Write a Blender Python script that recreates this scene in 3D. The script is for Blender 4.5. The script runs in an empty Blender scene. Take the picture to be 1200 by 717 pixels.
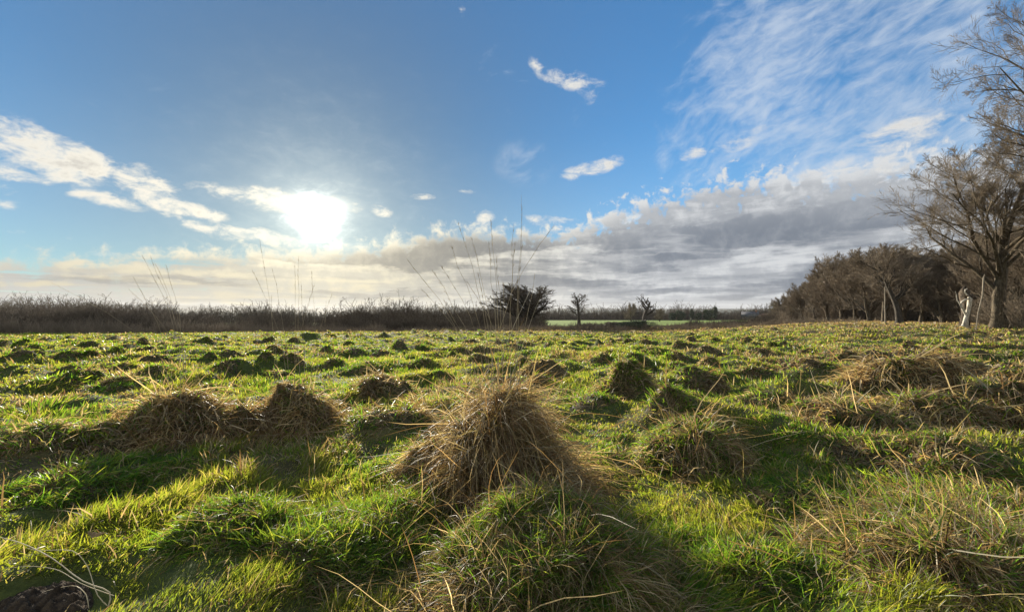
import bpy, math, random
import numpy as np

R = math.radians
random.seed(7)
rng = np.random.default_rng(7)
scene = bpy.context.scene
col = scene.collection
FX = 503.0            # focal length in photograph pixels
CAMZ = 1.35

# ------------------------------------------------------------------ camera
cam_data = bpy.data.cameras.new('camera')
cam = bpy.data.objects.new('camera', cam_data)
col.objects.link(cam)
scene.camera = cam
cam_data.sensor_width = 36.0
cam_data.lens = 36.0 * FX / 1200.0
cam_data.clip_start = 0.05
cam_data.clip_end = 20000
cam.location = (0, 0, CAMZ)
cam.rotation_euler = (R(90) + math.atan((366 - 358.5) / FX), 0, 0)


def sky_angles(px, py):
    az = math.atan2(px - 600, FX)
    el = math.atan((366 - py) / FX * math.cos(az))
    return az, el


SUN_AZ, SUN_EL = sky_angles(372, 256)
DISC_EL = SUN_EL
SUN_EL += R(1.8)          # sun lamp and sky sun raised above the visible disc, shortening the shadows

# ------------------------------------------------------------------ view
scene.view_settings.view_transform = 'Standard'
scene.view_settings.look = 'None'
scene.view_settings.gamma = 1.0
scene.view_settings.exposure = 1.06

# ------------------------------------------------------------------ sun
sun_data = bpy.data.lights.new('sun', 'SUN')
sun_data.energy = 5.0
sun_data.angle = R(0.6)
sun_data.color = (1.0, 0.9, 0.74)
sun = bpy.data.objects.new('sun', sun_data)
col.objects.link(sun)
sun.rotation_euler = (R(90) - SUN_EL, 0, math.pi - SUN_AZ)

# ------------------------------------------------------------------ sky
world = bpy.data.worlds.new('World')
scene.world = world
world.use_nodes = True
WT = world.node_tree
WT.nodes.clear()
SKY_STRENGTH = 0.054


class G:
    """small builder for node graphs"""
    def __init__(s, nt): s.nt = nt

    def new(s, t, **kw):
        n = s.nt.nodes.new(t)
        for k, v in kw.items(): setattr(n, k, v)
        return n

    def put(s, sock, v):
        if isinstance(v, bpy.types.NodeSocket): s.nt.links.new(v, sock)
        elif v is not None: sock.default_value = v

    def m(s, op, a, b=None, c=None, clamp=False):
        n = s.new('ShaderNodeMath', operation=op, use_clamp=clamp)
        s.put(n.inputs[0], a); s.put(n.inputs[1], b); s.put(n.inputs[2], c)
        return n.outputs[0]

    def vec(s, x, y, z=0.0):
        n = s.new('ShaderNodeCombineXYZ')
        s.put(n.inputs[0], x); s.put(n.inputs[1], y); s.put(n.inputs[2], z)
        return n.outputs[0]

    def noise(s, v, scale, detail=6, rough=0.55, dist=0.0, lac=2.0):
        n = s.new('ShaderNodeTexNoise')
        s.put(n.inputs['Vector'], v)
        n.inputs['Scale'].default_value = scale
        n.inputs['Detail'].default_value = detail
        n.inputs['Roughness'].default_value = rough
        n.inputs['Distortion'].default_value = dist
        n.inputs['Lacunarity'].default_value = lac
        return n.outputs['Fac']

    def smooth(s, x, lo, hi, a=0.0, b=1.0):
        n = s.new('ShaderNodeMapRange', interpolation_type='SMOOTHSTEP')
        s.put(n.inputs[0], x); s.put(n.inputs[1], lo); s.put(n.inputs[2], hi)
        s.put(n.inputs[3], a); s.put(n.inputs[4], b)
        return n.outputs[0]

    def mix(s, f, a, b, blend='MIX'):
        n = s.new('ShaderNodeMix', data_type='RGBA', blend_type=blend)
        s.put(n.inputs[0], f)
        for k, v in ((6, a), (7, b)):
            s.put(n.inputs[k], v if isinstance(v, bpy.types.NodeSocket) else (*v, 1.0))
        return n.outputs[2]

    def curve(s, x, pts):
        """piecewise curve; x and values already in 0..1"""
        n = s.new('ShaderNodeFloatCurve')
        c = n.mapping.curves[0]
        for i, (a, b) in enumerate(pts):
            if i == 0: c.points[0].location = (a, b)
            elif i == len(pts) - 1: c.points[-1].location = (a, b)
            else: c.points.new(a, b)
        n.mapping.update()
        s.put(n.inputs['Value'], x)
        return n.outputs[0]


g = G(WT)
tc = g.new('ShaderNodeTexCoord')
sep = g.new('ShaderNodeSeparateXYZ')
WT.links.new(tc.outputs['Generated'], sep.inputs[0])
DX, DY, DZ = sep.outputs
az = g.m('ARCTAN2', DX, DY)
el = g.m('ARCSINE', DZ)
D2 = 180 / math.pi
azd = g.m('MULTIPLY', az, D2)
eld = g.m('MULTIPLY', el, D2)
# cloud deck coordinates: the direction met with a level layer overhead
zz = g.m('ADD', g.m('MAXIMUM', DZ, 0.0), 0.07)
pc = g.vec(g.m('DIVIDE', DX, zz), g.m('DIVIDE', DY, zz), 0.0)
aev = g.vec(azd, eld, 0.0)

sky = g.new('ShaderNodeTexSky', sky_type='NISHITA')
sky.sun_disc = False
sky.sun_elevation = SUN_EL
sky.sun_rotation = SUN_AZ
sky.altitude = 50
sky.air_density = 1.0
sky.dust_density = 0.15
sky.ozone_density = 2.0
skyc = sky.outputs[0]
skyc = g.mix(1.0, skyc, (0.60, 1.24, 1.66), 'MULTIPLY')

# angle from the sun
sd = (math.sin(SUN_AZ) * math.cos(DISC_EL), math.cos(SUN_AZ) * math.cos(DISC_EL), math.sin(DISC_EL))
dp = g.new('ShaderNodeVectorMath', operation='DOT_PRODUCT')
WT.links.new(tc.outputs['Generated'], dp.inputs[0])
dp.inputs[1].default_value = sd
ang = g.m('MULTIPLY', g.m('ARCCOSINE', g.m('MINIMUM', dp.outputs['Value'], 1.0)), D2)


def P(px, py):
    a, e = sky_angles(px, py)
    return a * D2, e * D2


# air near the sun is veiled by thin cloud: even the clear sky's aureole out
dim = g.smooth(ang, 2.0, 58.0, 0.26, 1.0)
skyc = g.mix(1.0, skyc, g.vec(dim, dim, dim), 'MULTIPLY')
horizon_air = g.smooth(eld, 24.0, 1.0, 0.0, 0.34)
skyc = g.mix(horizon_air, skyc, (4.0, 4.2, 4.1))

# --- low layer: height of its upper edge against azimuth
A0, A1, E1 = -60.0, 60.0, 30.0
edge_px = [(-60, 292), (0, 288), (90, 292), (180, 287), (260, 284), (330, 282), (400, 281), (455, 274), (520, 262), (600, 262),
           (660, 262), (715, 242), (790, 218), (860, 200), (930, 192), (1000, 190), (1060, 178), (1200, 160), (1300, 160)]
pts = []
for px, py in edge_px:
    a, e = P(px, py)
    pts.append(((a - A0) / (A1 - A0), e / E1))
edge = g.m('MULTIPLY', g.curve(g.m('DIVIDE', g.m('SUBTRACT', azd, A0), A1 - A0), pts), E1)

n_big = g.noise(pc, 1.15, 8, 0.58, 0.25)
n_fine = g.noise(aev, 0.55, 8, 0.62, 0.3)
# rows of cloud pack closer towards the horizon
row = g.m('MULTIPLY', g.m('LOGARITHM', g.m('ADD', g.m('MAXIMUM', eld, 0.0), 2.2), math.e), 4.6)
streak_v = g.vec(g.m('MULTIPLY', azd, 0.075), row, 3.7)
n_str = g.noise(streak_v, 1.0, 7, 0.58, 0.5)
streak_v2 = g.vec(g.m('MULTIPLY', azd, 0.045), g.m('MULTIPLY', row, 0.62), 9.1)
n_belly = g.noise(streak_v2, 1.0, 7, 0.60, 0.35)

under = g.m('SUBTRACT', edge, eld)
low = g.m('ADD', g.m('MULTIPLY', under, 0.42), g.m('MULTIPLY', g.m('SUBTRACT', n_fine, 0.5), g.smooth(azd, -6.0, 16.0, 3.4, 7.0)))
low = g.m('MINIMUM', low, 1.25)
# holes: many at the left, few on the right
cover = g.m('ADD', g.smooth(azd, -44.0, -8.0, 0.05, 0.24), g.smooth(eld, 7.0, 0.5, 0.0, 0.08))
hole = g.m('MULTIPLY', g.m('SUBTRACT', g.m('ADD', g.m('MULTIPLY', n_str, 0.75), g.m('MULTIPLY', n_fine, 0.25)), g.m('SUBTRACT', 0.42, cover)), 7.0)
low = g.m('MINIMUM', low, hole)
# bank thins out to clear sky behind the wood at the far right high up
a_low = g.smooth(low, 0.0, 1.0)

# --- blobs: (px, py, half width, half height, tilt degrees, weight)
blobs = [(28, 158, 62, 20, -5, 1.0), (78, 188, 58, 27, -4, 1.5), (10, 165, 30, 30, 0, 0.9), (20, 205, 42, 12, -12, 0.9), (5, 222, 14, 8, 0, .9),
         (165, 214, 48, 20, -18, 1.1), (120, 232, 50, 9, -8, 1.0), (205, 241, 70, 12, -14, 1.1), (8, 240, 18, 7, 0, .7),
         (235, 265, 46, 9, -16, 0.95), (290, 229, 60, 10, -2, 0.9), (340, 238, 70, 15, -4, 1.2), (400, 240, 30, 10, 0, .9), (446, 247, 14, 8, -15, 0.8), (300, 275, 60, 9, -10, 1.0),
         (498, 230, 17, 4, 3, 0.75), (545, 224, 12, 3, 0, 0.5), (10, 271, 18, 4, 0, 0.7), (120, 297, 20, 4, 0, 0.5),
         (695, 196, 36, 10, 12, 1.0), (668, 92, 42, 12, -14, 0.85), (630, 76, 14, 8, -40, 0.85), (690, 104, 12, 16, 0, 0.6),
         (540, 9, 5, 8, 10, 0.5), (816, 178, 18, 8, 12, .8), (870, 163, 45, 11, 10, 0.7), (735, 256, 36, 9, 12, 1.0), (700, 262, 40, 8, 8, 0.9),
         (640, 258, 40, 7, 0, .7), (565, 256, 14, 12, 0, 0.7), (1060, 155, 60, 22, 8, 0.9), (960, 210, 80, 18, 8, 0.9), (1050, 200, 80, 24, 8, 1.1)]
acc = None
for (px, py, hw, hh, tilt, wgt) in blobs:
    a, e = P(px, py)
    a1, e1 = P(px + hw, py); a2, e2 = P(px, py - hh)
    ra = max(abs(a1 - a), 0.3); re = max(abs(e2 - e), 0.2)
    t = R(tilt)
    dx = g.m('SUBTRACT', azd, a); dy = g.m('SUBTRACT', eld, e)
    X = g.m('ADD', g.m('MULTIPLY', dx, math.cos(t) / ra), g.m('MULTIPLY', dy, math.sin(t) / ra))
    Y = g.m('ADD', g.m('MULTIPLY', dy, math.cos(t) / re), g.m('MULTIPLY', dx, -math.sin(t) / re))
    q = g.m('ADD', g.m('MULTIPLY', X, X), g.m('MULTIPLY', Y, Y))
    v = g.m('MULTIPLY', g.m('MAXIMUM', g.m('SUBTRACT', 1.0, g.m('MULTIPLY', q, 0.6)), 0.0), wgt)
    acc = v if acc is None else g.m('MAXIMUM', acc, v)
n_puff = g.noise(g.vec(azd, g.m('MULTIPLY', eld, 1.9), 5.0), 0.36, 10, 0.66, 0.3)
blob = g.m('ADD', acc, g.m('MULTIPLY', g.m('SUBTRACT', n_puff, 0.56), 4.2))
blob = g.m('MULTIPLY', blob, g.smooth(acc, 0.0, 0.25))
a_blob = g.m('MULTIPLY', g.smooth(blob, -0.05, 1.15), g.smooth(acc, 0.0, 0.75, 0.3, 1.0))

# --- high thin cloud fanning over the upper right
wv = g.noise(aev, 0.05, 3, 0.5)
rot = R(24)
cu = g.m('ADD', g.m('MULTIPLY', azd, math.cos(rot)), g.m('MULTIPLY', eld, math.sin(rot)))
cv = g.m('SUBTRACT', g.m('MULTIPLY', eld, math.cos(rot)), g.m('MULTIPLY', azd, math.sin(rot)))
cv = g.m('ADD', cv, g.m('MULTIPLY', wv, 9.0))
n_ci = g.noise(g.vec(g.m('MULTIPLY', cu, 0.13), g.m('MULTIPLY', cv, 0.25), 1.3), 1.0, 9, 0.62, 0.35)
n_ci2 = g.noise(g.vec(g.m('MULTIPLY', cu, 0.42), g.m('MULTIPLY', cv, 0.95), 4.0), 1.0, 6, 0.6, 0.4)
ca, ce = P(1010, 85)
qa = g.m('DIVIDE', g.m('SUBTRACT', azd, ca), 21.0)
qe = g.m('DIVIDE', g.m('SUBTRACT', eld, ce), 20.0)
q = g.m('ADD', g.m('MULTIPLY', qa, qa), g.m('MULTIPLY', qe, qe))
cm = g.smooth(q, 1.35, 0.1)
ci = g.m('ADD', g.m('MULTIPLY', n_ci, 0.62), g.m('MULTIPLY', n_ci2, 0.38))
ci = g.m('ADD', ci, g.m('MULTIPLY', g.m('SUBTRACT', cm, 1.0), 0.26))
a_ci = g.m('MULTIPLY', g.smooth(ci, 0.33, 0.68), 0.72)
# faint veil patch by the middle
ca, ce = P(616, 190)
qa = g.m('DIVIDE', g.m('SUBTRACT', azd, ca), 5.0); qe = g.m('DIVIDE', g.m('SUBTRACT', eld, ce), 3.5)
q2 = g.m('ADD', g.m('MULTIPLY', qa, qa), g.m('MULTIPLY', qe, qe))
a_veil = g.m('MULTIPLY', g.m('MULTIPLY', g.smooth(q2, 1.0, 0.0), g.smooth(n_ci, 0.42, 0.72)), 0.6)
a_ci = g.m('MAXIMUM', a_ci, a_veil)

# --- cloud colours
near_sun = g.smooth(ang, 46.0, 3.0)
lit = g.mix(near_sun, (6.2, 6.4, 6.6), (9.2, 8.4, 6.3))
warm = g.m('MULTIPLY', g.smooth(eld, 9.0, 1.0), g.smooth(azd, 4.0, -22.0))
lit = g.mix(warm, lit, (6.0, 5.15, 3.1))
gray = g.mix(near_sun, (1.4, 1.7, 2.2), (2.1, 2.0, 1.7))
low_h = g.smooth(eld, 3.2, 0.0)
gray = g.mix(g.m('MULTIPLY', low_h, 0.35), gray, (2.5, 2.6, 2.6))
depth = g.smooth(under, 0.4, g.smooth(azd, 2.0, 20.0, 3.0, 8.5))
bias = None
azw = g.m('ADD', azd, g.m('MULTIPLY', g.m('SUBTRACT', g.noise(g.vec(g.m('MULTIPLY', azd, .05), g.m('MULTIPLY', eld, .3), 2.2), 1.0, 5, 0.6), 0.5), 34.0))
elw = g.m('ADD', eld, g.m('MULTIPLY', g.m('SUBTRACT', g.noise(g.vec(g.m('MULTIPLY', azd, .09), g.m('MULTIPLY', eld, .35), 6.2), 1.0, 7, 0.62), 0.5), 6.5))
for (px, py, hw, hh, tilt, wgt) in [(930, 266, 150, 20, 3, 1.0), (985, 328, 130, 22, 0, 1.0), (530, 285, 150, 17, 2, 1.7), (715, 280, 90, 15, -2, .9),
                                    (820, 342, 200, 11, 0, .9), (455, 304, 90, 13, 0, 1.3), (640, 336, 110, 9, 0, .7), (450, 344, 130, 6, 0, .7), (600, 313, 90, 8, 0, .8),
                                    (215, 306, 75, 7, 2, .7), (150, 330, 90, 5, 0, .6), (60, 318, 90, 5, 0, .5), (760, 303, 120, 7, 3, .6), (1080, 235, 80, 16, 6, .6)]:
    a, e = P(px, py)
    a1, e1 = P(px + hw, py); a2, e2 = P(px, py - hh)
    ra = max(abs(a1 - a), 0.3); re = max(abs(e2 - e), 0.2); t = R(tilt)
    dx = g.m('SUBTRACT', azw, a); dy = g.m('SUBTRACT', elw, e)
    X = g.m('ADD', g.m('MULTIPLY', dx, math.cos(t) / ra), g.m('MULTIPLY', dy, math.sin(t) / ra))
    Y = g.m('ADD', g.m('MULTIPLY', dy, math.cos(t) / re), g.m('MULTIPLY', dx, -math.sin(t) / re))
    v = g.m('MULTIPLY', g.smooth(g.m('ADD', g.m('MULTIPLY', X, X), g.m('MULTIPLY', Y, Y)), 1.6, 0.0), wgt)
    bias = v if bias is None else g.m('MAXIMUM', bias, v)
nb = g.m('ADD', g.m('MULTIPLY', n_belly, 0.75), g.m('MULTIPLY', n_big, 0.25))
belly = g.smooth(g.m('ADD', nb, g.m('MULTIPLY', g.m('SUBTRACT', bias, 0.45), 0.22)), 0.38, 0.58)
belly = g.m('MULTIPLY', belly, depth)
thick = g.smooth(low, 0.45, 1.2)
belly = g.m('MULTIPLY', belly, g.m('ADD', 0.35, g.m('MULTIPLY', thick, 0.65)))
belly = g.m('MULTIPLY', belly, g.smooth(azd, -42, 0, 0.7, 1.0))
inner = g.mix(near_sun, (3.7, 3.95, 4.3), (4.7, 4.4, 3.5))
lit_low = g.mix(g.smooth(under, 0.3, 2.6), lit, inner)
bright = g.smooth(g.m('ADD', g.m('MULTIPLY', n_str, 0.7), g.m('MULTIPLY', n_fine, 0.3)), 0.46, 0.60)
lit_low = g.mix(g.m('MULTIPLY', bright, 0.8), lit_low, lit)
c_low = g.mix(belly, lit_low, gray)
c_low = g.mix(g.m('MULTIPLY', g.smooth(n_fine, 0.4, 0.75), 0.18), c_low, lit)
c_blob = g.mix(g.m('MULTIPLY', g.smooth(blob, 0.9, 1.9), 0.62), g.mix(near_sun, (6.6, 6.6, 6.5), (8.8, 8.2, 6.8)), (3.2, 3.2, 3.15))
c = g.mix(a_ci, skyc, (5.6, 6.3, 7.2))
c = g.mix(a_blob, c, c_blob)
c = g.mix(a_low, c, c_low)
# unseen bright broken cloud, added behind the camera to fill the shaded near faces
back_fill = g.m('MULTIPLY', g.smooth(DY, 0.05, -0.35), g.smooth(DZ, -0.02, 0.06))
back_fill = g.m('MULTIPLY', back_fill, g.smooth(n_big, 0.36, 0.5, 0.25, 1.0))
c = g.mix(back_fill, c, (7.2, 7.2, 7.1))

# --- the sun's disc behind thin cloud and the bright air round it
# thin cloud across the disc makes its glare uneven
ang_u = g.m('MULTIPLY', ang, g.m('ADD', 1.0, g.m('MULTIPLY', g.m('SUBTRACT', n_puff, 0.5), 1.6)))
def glow(w, amp, power=1.0, ang=ang):
    return g.m('MULTIPLY', g.m('EXPONENT', g.m('MULTIPLY', g.m('POWER', g.m('DIVIDE', ang, w), power), -1.0)), amp)
core = glow(1.75, 36.0, 2.0, ang_u)
halo = g.m('ADD', glow(3.6, 6.0, 1.0, ang_u), glow(11.0, 2.1))
wide = glow(24.0, 0.4)
gl = g.mix(1.0, (1.0, 0.95, 0.82), g.vec(core, core, core), 'MULTIPLY')
hl = g.mix(1.0, (1.0, 0.91, 0.68), g.vec(halo, halo, halo), 'MULTIPLY')
wd = g.mix(1.0, (1.0, 0.95, 0.85), g.vec(wide, wide, wide), 'MULTIPLY')
c = g.mix(1.0, c, gl, 'ADD'); c = g.mix(1.0, c, hl, 'ADD'); c = g.mix(1.0, c, wd, 'ADD')
bg = g.new('ShaderNodeBackground')
WT.links.new(c, bg.inputs['Color'])
bg.inputs['Strength'].default_value = SKY_STRENGTH
wo = g.new('ShaderNodeOutputWorld')
WT.links.new(bg.outputs[0], wo.inputs['Surface'])
world.cycles.sampling_method = 'MANUAL'
world.cycles.sample_map_resolution = 1024


# ================================================================== helpers
def hash2(ix, iy, seed):
    n = (ix.astype(np.int64) * 374761393 + iy.astype(np.int64) * 668265263 + seed * 1442695041) & 0xffffffff
    n = ((n ^ (n >> 13)) * 1274126177) & 0xffffffff
    n = (n ^ (n >> 16)) & 0xffffffff
    return n / 4294967295.0


def vnoise(x, y, seed=0):
    x = np.asarray(x, float); y = np.asarray(y, float)
    ix = np.floor(x); iy = np.floor(y)
    fx = x - ix; fy = y - iy
    fx = fx * fx * fx * (fx * (fx * 6 - 15) + 10); fy = fy * fy * fy * (fy * (fy * 6 - 15) + 10)
    a = hash2(ix, iy, seed); b = hash2(ix + 1, iy, seed); c_ = hash2(ix, iy + 1, seed); d = hash2(ix + 1, iy + 1, seed)
    return (a + (b - a) * fx) * (1 - fy) + (c_ + (d - c_) * fx) * fy


def fbm(x, y, seed=0, octs=3):
    t = 0; a = 0.5; f = 1.0; n = 0
    for o in range(octs):
        # each octave turned a little so that the lattice does not show
        cs, sn = math.cos(0.6 * o + .4), math.sin(0.6 * o + .4)
        t = t + a * vnoise((x * cs - y * sn) * f + 13 * o, (x * sn + y * cs) * f - 7 * o, seed + o)
        n += a; a *= 0.5; f *= 2.03
    return t / n


def sstep(x, a, b):
    t = np.clip((x - a) / (b - a), 0, 1)
    return t * t * (3 - 2 * t)


def ground_h(x, y):
    """height of the land"""
    x = np.asarray(x, float); y = np.asarray(y, float)
    yy = np.maximum(y, 1e-3)
    s = x / np.maximum(yy, 8.0)
    left = 1 - sstep(s, 0.35, 0.80)                   # 1 at the left and middle, 0 at the right
    z = -0.95 * sstep(y, 3, 50) * left
    z = z - 1.9 * sstep(y, 50, 135) * left - 0.9 * sstep(y, 150, 300) * left
    z = z - 3.0 * sstep(y, 60, 260) * (1 - left)
    z = z - 0.022 * np.clip(y - 300, 0, 900)
    r = np.hypot(x, y)
    fade = 1 - sstep(r, 40, 90)
    n = fbm(x * 0.95, y * 0.95, 3, 2) - 0.5
    n2 = fbm(x * 2.6, y * 2.6, 9, 2) - 0.5
    n3 = fbm(x * 0.28, y * 0.28, 21, 2) - 0.5
    b = np.maximum(n - 0.02, 0) ** 1.0
    lump = np.maximum(fbm(x * 1.5 + 31, y * 1.5, 15, 2) - 0.56, 0) * sstep(r, 5, 9)
    lump2 = np.maximum(fbm(x * 0.85 + 11, y * 0.85, 27, 2) - 0.54, 0) * sstep(r, 3, 6)
    z = z + 0.50 * lump2 * fade
    z = z + fade * (0.40 * b + 0.08 * n + 0.10 * n2 + 0.20 * n3 + 0.9 * lump * sstep(fbm(x * 0.13 + 3, y * 0.13, 19, 2), 0.38, 0.66))
    return z


def at(px, py):
    """where the ray through a photograph pixel meets the land"""
    dx = (px - 600) / FX; dz = (366 - py) / FX
    ys = np.concatenate([np.linspace(0.8, 60, 1500), np.linspace(60, 600, 1500)])
    h = ground_h(dx * ys, ys)
    k = np.where(CAMZ + dz * ys <= h)[0]
    Y = ys[k[0]] if len(k) else 60.0
    return dx * Y, Y


def mesh_from(name, verts, faces_list, mat, colors=None, smooth=True):
    """faces_list: arrays of (n,3) or (n,4) vertex indices"""
    me = bpy.data.meshes.new(name)
    verts = np.ascontiguousarray(verts, dtype=np.float32)
    me.vertices.add(len(verts))
    me.vertices.foreach_set('co', verts.ravel())
    loops = np.concatenate([f.ravel() for f in faces_list]).astype(np.int32)
    sizes = np.concatenate([np.full(len(f), f.shape[1], np.int32) for f in faces_list])
    starts = np.concatenate([[0], np.cumsum(sizes)[:-1]]).astype(np.int32)
    me.loops.add(len(loops)); me.polygons.add(len(sizes))
    me.loops.foreach_set('vertex_index', loops)
    me.polygons.foreach_set('loop_start', starts)
    me.polygons.foreach_set('loop_total', sizes)
    if smooth: me.polygons.foreach_set('use_smooth', np.ones(len(sizes), bool))
    if colors is not None:
        at_ = me.color_attributes.new('tint', 'FLOAT_COLOR', 'POINT')
        c4 = np.ones((len(verts), 4), np.float32); c4[:, :3] = colors
        at_.data.foreach_set('color', c4.ravel())
    me.update()
    if mat: me.materials.append(mat)
    return me


def add(name, me, parent=None, loc=None):
    o = bpy.data.objects.new(name, me)
    col.objects.link(o)
    if parent: o.parent = parent
    if loc is not None: o.location = loc
    return o


def thing(o, label, cat, group=None):
    o['label'] = label; o['category'] = cat
    if group: o['group'] = group
    return o


def empty(name, loc):
    o = bpy.data.objects.new(name, None); col.objects.link(o); o.location = loc
    o.empty_display_size = 0.1
    return o


def copy_tree(o, parent=None):
    c_ = o.copy(); col.objects.link(c_)
    if parent: c_.parent = parent
    for ch in list(o.children): copy_tree(ch, c_)
    return c_


# ================================================================== materials
def material(name):
    m = bpy.data.materials.new(name); m.use_nodes = True
    m.node_tree.nodes.clear()
    return m, G(m.node_tree)


def out(m, gg, sh):
    o = gg.new('ShaderNodeOutputMaterial'); m.node_tree.links.new(sh, o.inputs['Surface'])


def leaf_material(name, trans=0.45, rough=0.45, spec=0.35, tmul=(1.5, 1.5, 0.7)):
    m, gg = material(name)
    a = gg.new('ShaderNodeVertexColor', layer_name='tint')
    p = gg.new('ShaderNodeBsdfPrincipled')
    gg.put(p.inputs['Base Color'], a.outputs['Color'])
    p.inputs['Roughness'].default_value = rough
    p.inputs['Specular IOR Level'].default_value = spec
    t = gg.new('ShaderNodeBsdfTranslucent')
    gg.put(t.inputs['Color'], gg.mix(1.0, a.outputs['Color'], tmul, 'MULTIPLY'))
    mx = gg.new('ShaderNodeMixShader'); mx.inputs[0].default_value = trans
    m.node_tree.links.new(p.outputs[0], mx.inputs[1]); m.node_tree.links.new(t.outputs[0], mx.inputs[2])
    out(m, gg, mx.outputs[0])
    return m


M_grass = leaf_material('grass blades', 0.60, 0.42, 0.4, (2.8, 2.7, 1.0))
M_straw = leaf_material('dry grass', 0.46, 0.5, 0.3, (2.0, 1.75, 1.2))


def noisy(name, c1, c2, scale, rough=0.9, bump=0.0, detail=6, coords='Object', stretch=(1, 1, 1), lo=0.35, hi=0.65, bump_scale=None):
    m, gg = material(name)
    t = gg.new('ShaderNodeTexCoord')
    mp = gg.new('ShaderNodeMapping'); mp.inputs['Scale'].default_value = stretch
    m.node_tree.links.new(t.outputs[coords], mp.inputs[0])
    n = gg.noise(mp.outputs[0], scale, detail, 0.6)
    p = gg.new('ShaderNodeBsdfPrincipled')
    gg.put(p.inputs['Base Color'], gg.mix(gg.smooth(n, lo, hi), c1, c2))
    p.inputs['Roughness'].default_value = rough
    p.inputs['Specular IOR Level'].default_value = 0.2
    if bump:
        b = gg.new('ShaderNodeBump'); b.inputs['Strength'].default_value = 1.0; b.inputs['Distance'].default_value = bump
        gg.put(b.inputs['Height'], gg.noise(mp.outputs[0], bump_scale or scale * 3, 5, 0.65))
        m.node_tree.links.new(b.outputs[0], p.inputs['Normal'])
    out(m, gg, p.outputs[0])
    return m


M_soil = noisy('bare soil', (0.035, 0.026, 0.018), (0.10, 0.072, 0.046), 26, 0.95, 0.02)
M_mound = noisy('matted thatch', (0.035, 0.038, 0.014), (0.11, 0.085, 0.045), 14, 0.9, 0.02)
M_bark = noisy('oak bark', (0.055, 0.042, 0.028), (0.145, 0.115, 0.072), 5, 0.9, 0.03, stretch=(3, 3, 0.6))
M_bark_dark = noisy('dark bark', (0.035, 0.030, 0.024), (0.09, 0.075, 0.055), 5, 0.92, 0.03, stretch=(3, 3, 0.6))
M_twig = noisy('twigs', (0.15, 0.118, 0.080), (0.27, 0.215, 0.150), 0.6, 0.85)
M_twig_dark = noisy('dark twigs', (0.075, 0.060, 0.044), (0.15, 0.118, 0.082), 0.6, 0.9)
M_deadwood = noisy('barkless dead wood', (0.30, 0.26, 0.19), (0.78, 0.73, 0.60), 4, 0.75, 0.02, stretch=(4, 4, 0.5))
M_weathered = noisy('weathered grey tan wood', (0.22, 0.18, 0.13), (0.40, 0.34, 0.25), 5, 0.8, 0.02, stretch=(4, 4, 0.5))
M_deaddark = noisy('rotten wood', (0.04, 0.03, 0.02), (0.13, 0.10, 0.07), 5, 0.9, 0.03)
M_ever = leaf_material('evergreen leaves', 0.2, 0.5, 0.4, (1.2, 1.3, 0.8))

# ground: matted grass seen between the blades, thatch and bare earth patches
M_ground, gg = material('field ground')
t = gg.new('ShaderNodeTexCoord')
a = gg.new('ShaderNodeVertexColor', layer_name='tint')
n1 = gg.noise(t.outputs['Object'], 3.5, 8, 0.65)
n2 = gg.noise(t.outputs['Object'], 40.0, 4, 0.6)
f = gg.m('ADD', gg.m('MULTIPLY', n1, 0.6), gg.m('MULTIPLY', n2, 0.4))
cc = gg.mix(1.0, a.outputs['Color'], gg.mix(gg.smooth(f, 0.35, 0.65), (0.55, 0.55, 0.55), (1.25, 1.2, 1.1)), 'MULTIPLY')
p = gg.new('ShaderNodeBsdfPrincipled')
gg.put(p.inputs['Base Color'], cc)
p.inputs['Roughness'].default_value = 0.9
p.inputs['Specular IOR Level'].default_value = 0.15
b = gg.new('ShaderNodeBump'); b.inputs['Distance'].default_value = 0.03
gg.put(b.inputs['Height'], f)
M_ground.node_tree.links.new(b.outputs[0], p.inputs['Normal'])
out(M_ground, gg, p.outputs[0])

# ================================================================== the field (one sheet to the horizon)
NA, NR = 960, 620
th = np.linspace(0, 2 * math.pi, NA, endpoint=False)
rr = np.concatenate([[0.0], np.geomspace(0.25, 6400, NR)])
# denser columns ahead of the camera than behind it
th = th - 0.55 * np.sin(th)                # th measured from +Y
RR, TT = np.meshgrid(rr, th, indexing='ij')
gx = RR * np.sin(TT); gy = RR * np.cos(TT)
gz = ground_h(gx, gy)


def straw_amount(x, y):
    """how much of the sward is dead straw: more to the right, and in the rough strip at the field's end"""
    s = x / np.maximum(y, 6.0)
    n = fbm(x * 0.55, y * 0.55, 51, 3)
    base = 0.15 + 0.34 * sstep(s, 0.25, 1.0) * sstep(y, 6, 40) + 0.20 * sstep(s, 0.3, 1.0)
    w = sstep(n, 0.46, 0.72) * 0.5
    far_edge = sstep(y + 0.12 * np.maximum(x, 0), 44, 50) * (1 - sstep(y, 75, 95))
    return np.clip(base + w + 0.9 * far_edge, 0, 1)


sa = straw_amount(gx, gy)[..., None]
green = np.array([0.060, 0.085, 0.018]); brown = np.array([0.115, 0.085, 0.045])
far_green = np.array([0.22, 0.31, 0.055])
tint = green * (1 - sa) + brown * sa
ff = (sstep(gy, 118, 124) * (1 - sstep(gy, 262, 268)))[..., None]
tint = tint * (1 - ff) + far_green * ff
idx = np.arange((NR + 1) * NA).reshape(NR + 1, NA)
quads = np.stack([idx[:-1], np.roll(idx[:-1], -1, 1), np.roll(idx[1:], -1, 1), idx[1:]], -1).reshape(-1, 4)
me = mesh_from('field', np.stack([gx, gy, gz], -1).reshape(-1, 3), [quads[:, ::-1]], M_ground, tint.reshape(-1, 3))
o = add('field', me); o['kind'] = 'structure'; o['label'] = 'lumpy pasture running to the horizon'

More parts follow.
